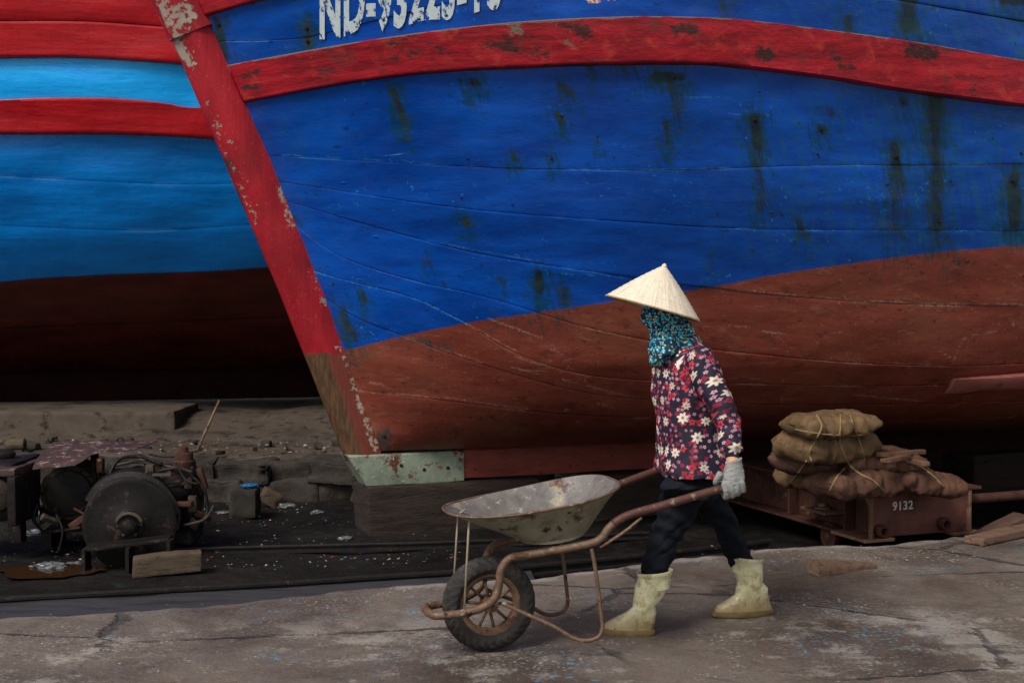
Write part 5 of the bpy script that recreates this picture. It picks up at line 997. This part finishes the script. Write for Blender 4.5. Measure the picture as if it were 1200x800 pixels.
V, F = tube([PY(141 + 3.5 * math.cos(x), 516 + 3.5 * math.sin(x), 9.15) for x in np.linspace(0, 6.28, 14, endpoint=False)], .005, 6, closed=True); obj('lifting_eye', V, F, M_IRON, winch)
# drum wheel
dc = PY(152, 614, 8.3); axd = unit(np.array([.24, -1, .0])); rd_ = 54 / 1600 * 8.3
prof = [(.03, .012), (rd_ * .30, .012), (rd_ * .34, .004), (rd_ * .9, .0), (rd_ * .97, .0), (rd_, -.004), (rd_, -.012), (rd_ * .95, -.02), (rd_ * .95, -.08), (rd_, -.085), (rd_, -.105), (rd_ * .4, -.11)]
V, F = loft(lathe(dc, axd, prof, 56)); V[:, 2] = np.maximum(V[:, 2], FLOOR - .03); drum = obj('drum_wheel', V, F, M_IRON, winch, sharp=35)
V, F = loft(lathe(dc, axd, [(.062, .012), (.062, .04), (.055, .045), (.042, .045), (.042, .07), (.028, .072), (.028, .09), (.015, .094)], 26)); obj('hub', V, F, M_IRON, drum, sharp=40)
V, F = tube([dc + axd * .06 + np.array([math.cos(x) * .08, 0, math.sin(x) * .075]) for x in np.linspace(.2, 2.9, 12)], .012, 8); obj('bearing_cap', V, F, M_TAN, drum)
# guard over the drum
rings = []
for th in np.linspace(.15, 2.7, 26):
    rr = [dc + np.array([math.cos(th), 0, math.sin(th)]) * (rd_ + g) - axd * b for g, b in ((.0, .10), (.03, .11), (.03, .30), (.0, .30))]; rings.append(rr)
V, F = loft(rings); obj('drum_guard', V, F, M_IRON, winch, sharp=40)
# gearbox
gc = PY(203, 572, 8.75); parts = [ellipsoid(gc, (.17, .24, .13), None, 24, 14, 3.2), ellipsoid(gc + np.array([-.24, -.03, .07]), (.2, .2, .07), None, 24, 14, 3.), box(gc + np.array([.02, .05, .12]), (.24, .1, .05)), ellipsoid(gc + np.array([.08, -.08, .0]), (.10, .16, .10), None, 20, 12), box(gc + np.array([0, .05, -.2]), (.30, .34, .3)), box(gc + np.array([0.02, -.1, -.04]), (.38, .05, .025))]
V, F = remesh(parts, .016, 3); obj('gearbox', rough_up(V, F, .016, 9), F, M_IRON, winch)
V, F = tube(catmull([PY(135, 545, 8.6), PY(160, 541, 8.62), PY(195, 546, 8.62), PY(225, 553, 8.62)], 6), .010, 8); obj('pipe', V, F, M_TAN, winch)
for k in range(9):
    th = 2 * math.pi * k / 9; V, F = loft(lathe(mc + (np.cross(axm, UPZ) * math.cos(th) + UPZ * math.sin(th)) * r * .88, axm, [(.011, 0), (.011, .012), (.006, .016)], 6)); obj('bolt', V, F, M_IRON, winch, smooth=False)
for k in range(6):
    th = 2 * math.pi * k / 6; V, F = loft(lathe(dc + (np.cross(axd, UPZ) * math.cos(th) + UPZ * math.sin(th)) * rd_ * .24, axd, [(.012, .0), (.012, .034), (.006, .038)], 6)); obj('bolt', V, F, M_TAN, drum, smooth=False)
for pts, rr_h in (([(128, 556, 8.5), (140, 538, 8.55), (165, 535, 8.6), (190, 544, 8.6)], .012), ([(118, 575, 8.6), (128, 560, 8.55), (135, 545, 8.6), (150, 540, 8.7)], .010), ([(228, 560, 8.5), (240, 575, 8.5), (243, 598, 8.5), (236, 612, 8.45)], .010), ([(44, 590, 8.55), (40, 610, 8.5), (60, 622, 8.45), (95, 618, 8.4)], .012), ([(186, 552, 8.5), (205, 549, 8.5), (224, 556, 8.52), (232, 572, 8.52)], .009), ([(100, 560, 8.6), (120, 552, 8.6), (132, 560, 8.6)], .008)):
    V, F = tube(catmull([PY(*q) for q in pts], 7), rr_h, 8); obj('hose', V, F, M_IRON, winch)
for k, (u, v, yy, sx_, sy_, sz_) in enumerate(((190, 556, 8.45, .12, .05, .02), (222, 566, 8.5, .05, .08, .06), (212, 590, 8.45, .14, .06, .03), (176, 548, 8.5, .05, .05, .05), (62, 612, 8.5, .10, .08, .04), (118, 545, 8.6, .04, .06, .09), (226, 590, 8.5, .05, .05, .1))):
    V, F = chunk(PY(u, v, yy), (sx_, sy_, sz_), None, .005, 16, 2, .006, k); obj('fitting', V, F, (M_TAN, M_IRON, M_RUST)[k % 3], winch, sharp=40)
for k in range(26):
    u, v, yy = random.uniform(165, 240), random.uniform(545, 615), random.uniform(8.42, 8.7)
    if k > 17: u, v, yy = random.uniform(45, 120), random.uniform(596, 632), random.uniform(8.35, 8.6)
    d_ = unit(np.array([random.uniform(-1, 1), random.uniform(-.5, .5), random.uniform(-.7, .7)])); e_ = unit(np.cross(d_, [.3, .9, .1])); p = PY(u, v, yy)
    if k % 3: V, F = chunk(p, (random.uniform(.05, .16), random.uniform(.03, .06), random.uniform(.015, .05)), [d_, e_, np.cross(d_, e_)], .006, 15, 2, .005, k)
    else: V, F = tube(catmull([p - d_ * .1, p + e_ * .03, p + d_ * .12 - e_ * .02], 5), random.uniform(.006, .012), 7)
    obj('scrap_fitting', V, F, (M_IRON, M_RUST, M_IRON, M_TAN)[k % 4], winch, sharp=40)
lv0, lv1 = PY(231, 528, 8.8), PY(257, 469, 8.95); V, F = tube([lv0, lv1], [.011, .007], 8); obj('lever', V, F, M_TUBE, winch)
V, F = loft(lathe(PY(216, 540, 8.8), UPZ, [(.07, -.05), (.075, .0), (.06, .01), (.055, .05), (.03, .06), (.03, .09), (.012, .1)], 18)); obj('valve_cap', rough_up(V, F, .006, 20), F, M_RUST, winch, sharp=40)
V, F = tube(catmull([PY(175, 532, 8.9), PY(200, 535, 8.85), PY(231, 528, 8.8)], 6), .007, 6); obj('linkage', V, F, M_IRON, winch)
# support bracket in front of the drum
b0, b1 = PY(100, 642, 8.14), PY(200, 630, 8.2)
V, F = chunk((b0 + b1) / 2, (np.linalg.norm(b1 - b0), .16, .022), [unit(b1 - b0), unit(np.cross(UPZ, unit(b1 - b0))), UPZ], .005, 8, 4, .004); obj('support_bracket', V, F, M_IRON, winch, sharp=40)
for u, v in ((101, 650), (152, 648), (200, 640)): p = PY(u, v, 8.1); V, F = box(np.array([p[0], p[1], (p[2] + FLOOR) / 2]), (.022, .12, abs(p[2] - FLOOR) + .08)); obj('bracket_leg', V, F, M_IRON, winch, smooth=False)

# second machine at the left edge
eng = empty('engine_block', PY(5, 625, 8.5) * np.array([1, 1, 0]) + np.array([0, 0, FLOOR]), 'dark engine block with stacked caps cut off by the left edge', 'engine')
V, F = chunk(PY(-12, 570, 8.6), (.48, .5, .36), None, .012, 7, 6, .02); obj('crankcase', V, F, M_IRON, eng, sharp=50)
V, F = chunk(PY(-8, 548, 8.5), (.44, .46, .05), None, .014, 12, 5, .008); obj('head_plate', V, F, M_SHEET, eng, sharp=40)
V, F = loft(lathe(PY(2, 536, 8.6), UPZ, [(.085, -.05), (.085, -.02), (.075, -.018), (.075, .01), (.085, .012), (.085, .03), (.06, .05), (.02, .055)], 20)); obj('filler_cap', V, F, M_IRON, eng, sharp=40)
V, F = loft(lathe(PY(-6, 580, 8.3), unit(np.array([.5, -1, 0])), [(.03, .03), (.07, .03), (.10, .02), (.11, 0), (.11, -.1)], 24)); obj('pulley', V, F, M_TAN, eng, sharp=40)
V, F = chunk(PY(27, 582, 8.42), (.05, .4, .30), None, .006, 8, 4, .006); V[:, 2] = np.maximum(V[:, 2], FLOOR - .03); obj('side_frame', V, F, M_IRON, eng, sharp=40)
V, F = chunk(PY(20, 606, 8.4), (.08, .1, .3), None, .006, 8, 4, .006); V[:, 2] = np.maximum(V[:, 2], FLOOR - .03); obj('engine_foot', V, F, M_IRON, eng, sharp=40)
V, F = tube(catmull([PY(28, 546, 8.5), PY(36, 547, 8.5)], 3), .006, 6); obj('fuel_pipe', V, F, M_IRON, eng)

# wood offcut on the mud, stone block with blue rag, log, stick
M_OFFC = m_simple('offcut_wood', [(.026, .018, .012), (.066, .047, .031), (.044, .031, .021)], 6, .85, .6, stretch=(1, 1, 5), spots=[((.04, .026, .018), 10, .58, .68)])
a, b = PZ(156, 671, FLOOR + .02), PZ(236, 667, FLOOR + .02); ax = unit((b - a) * np.array([1, 1, 0])); V, F = chunk((a + b) / 2 + UPZ * .035, (np.linalg.norm(b - a), .12, .115), [ax, np.cross(UPZ, ax), UPZ], .006, 9, 8, .008, 9); V[:, 2] += .02 * np.sin((V - a) @ ax * 4); tag(obj('timber_offcut', V, F, M_OFFC, sharp=40), 'squared pale timber offcut lying in front of the winch drum', 'timber')
p = PZ(284, 607, FLOOR); V, F = chunk(p + np.array([0, .12, .10]), (.20, .22, .215), None, .012, 7, 6, .03, 3); V[:, 2] = np.maximum(V[:, 2], FLOOR - .02); tag(obj('stone_block', V, F, m_simple('small_block_stone', [(.014, .012, .010), (.034, .029, .024)], 7, .9, .6, spots=[((.09, .074, .062), 5, .58, .68)])), 'small squared stone block standing alone between winch and bow', 'stone')
M_BLUE = m_simple('blue_rag_cloth', [(.006, .05, .12), (.012, .10, .22)], 14, .6, .4)
crumple(p + np.array([.03, .14, .205]), .06, 5, M_BLUE, 'blue_rag', 'crumpled blue rag on top of the small stone block', 'rag', None, .35)
V, F = chunk(PZ(314, 585, FLOOR + .05) + np.array([0, .1, 0]), (.16, .05, .12), [unit([1, .2, -.6]), unit([-.2, 1, 0]), unit([.6, 0, 1])], .008, 12, 4, .008); tag(obj('wood_scrap', V, F, M_OFFC), 'tilted wood scrap leaning beside the small stone block', 'wood')
V, F = tube(catmull([PZ(10, 521, LEDGE + .06), PZ(20, 520, LEDGE + .07), PZ(29, 520, LEDGE + .07)], 4), [.05] * 9, 12); tag(obj('log_stub', rough_up(V, F, .006, 15), F, M_OFFC), 'short pale log stub on the earth bank at the left edge', 'log')

rub = []
for k in range(90):
    u, v = random.uniform(-5, 410), random.choice((random.uniform(494, 512), random.uniform(510, 532))); p = PZ(u, v, LEDGE); sz = random.choice((.02, .03, .03, .04, .05, .07))
    rub.append(chunk(p + UPZ * sz * .2, (sz * random.uniform(1, 1.9), sz, sz * .7), [unit([1, random.uniform(-1, 1), 0]), unit([random.uniform(-.3, .3), 1, 0]), UPZ], sz * .25, .75 / sz, 1, sz * .12, k))
V, F = merge(rub); tag(obj('rubble', V, F, M_STONE), kind='stuff', label='small rubble scattered over the earth bank')
# ------------------------------------------------------------------ litter
def floor_z(x, y): return FLOOR + .035 * fbm((x, y, 0), 1.3, 2, 4)
M_CHIP = Mat('litter_chips'); M_CHIP = M_CHIP.out(M_CHIP.attr('tint', 'Color'), .6)
PAL = [(.22, .20, .19), (.14, .12, .10), (.10, .08, .06), (.02, .10, .20), (.12, .03, .025), (.14, .11, .06), (.02, .06, .05), (.32, .31, .30), (.06, .045, .035), (.04, .035, .03), (.09, .06, .04), (.05, .04, .035)]
def chips(n, area, zf, size, label, PAL=PAL):
    V, F, Cc = [], [], []
    for _ in range(n):
        u = random.uniform(area[0], area[2]); v = area[1] + (area[3] - area[1]) * random.random(); p = PZ(u, v, FLOOR if zf is floor_z else zf(0, 0)); z = zf(p[0], p[1]) + .004
        if zf is floor_z and p[1] < edge_y(np.array([p[0]]))[0] + .9 - .0: continue
        s = size * random.choice((.5, .7, 1, 1, 1.6)); th = random.random() * 6.28; a = np.array([math.cos(th), math.sin(th), random.uniform(-.3, .3)]) * s; b = np.array([-math.sin(th), math.cos(th), random.uniform(-.3, .3)]) * s * random.uniform(.3, .9); c = np.array([p[0], p[1], z + s * .15])
        k = len(V); m_ = random.uniform(.6, 1.3); V += [c - a * m_, c - b, c + a, c + b * m_, c + UPZ * s * .35]; F += [(k, k + 1, k + 4), (k + 1, k + 2, k + 4), (k + 2, k + 3, k + 4), (k + 3, k, k + 4), (k + 3, k + 2, k + 1, k)]
        col = random.choice(PAL); Cc += [(*col, 1)] * 5
    return tag(obj('litter', V, F, M_CHIP, smooth=False, cols=Cc), kind='stuff', label=label)
chips(620, (-20, 575, 540, 668), floor_z, .009, 'scattered paint flakes and scraps on the slipway mud')
chips(500, (-20, 492, 420, 532), lambda x, y: LEDGE + .0, .014, 'wood chips and scraps on the earth bank', [(.12, .09, .06), (.18, .14, .10), (.07, .05, .035), (.22, .19, .15), (.05, .035, .025), (.3, .28, .25)])
chips(220, (820, 640, 1180, 660), lambda x, y: .0, .007, 'wood chips along the quay edge by the trolley', [(.16, .12, .08), (.10, .07, .05), (.22, .18, .13), (.05, .04, .03)])
M_PLAS = m_simple('white_plastic', [(.02, .021, .023), (.12, .13, .135)], 10, .35, .6, spec=.6)
for u, v, s, k, lab_ in ((58, 666, .10, 1, 'white plastic bag flattened in the brown puddle'), (37, 627, .08, 2, 'pinkish white wrapper below the left engine block'), (88, 661, .06, 3, 'small pale plastic scrap beside the winch bracket'), (46, 600, .06, 4, 'white wrapper under the motor housing'), (262, 601, .05, 5, 'white plastic shred left of the small stone block'), (335, 590, .07, 6, 'white paper scrap between stone block and bow'), (372, 602, .05, 7, 'small white paper piece near the keel block'), (405, 632, .05, 8, 'white paper piece by the far rail')):
    p = PZ(u, v, FLOOR); crumple((p[0], p[1], floor_z(p[0], p[1]) - .005), s, k, M_PLAS, 'plastic_scrap', lab_, 'plastic', 'plastic scraps', .3)

V = [PZ(58, 668, FLOOR + .012)]; V = [V[0]] + [V[0] + np.array([math.cos(a) * .30 * (1 + .35 * nz((math.cos(a), math.sin(a), 3), 2)), math.sin(a) * .22 * (1 + .35 * nz((math.cos(a), math.sin(a), 8), 2)), 0]) for a in np.linspace(0, 6.283, 40, endpoint=False)]
mp_ = Mat('puddle_water'); M_PUD = mp_.out((.03, .014, .006), .06, mp_.bump(mp_.noise(mp_.co('Object'), 30, 3), .08, .004), 0, .6)
tag(obj('water', V, [(0, 1 + i, 1 + (i + 1) % 40) for i in range(40)], M_PUD), kind='structure', label='rust-brown puddle on the slipway mud')

chips(700, (-10, 705, 1210, 800), lambda x, y: .002, .0035, 'fine grit and paint flakes on the quay', [(.16, .13, .11), (.08, .06, .05), (.28, .25, .22), (.04, .03, .028), (.05, .16, .28), (.2, .06, .05), (.12, .09, .07)])
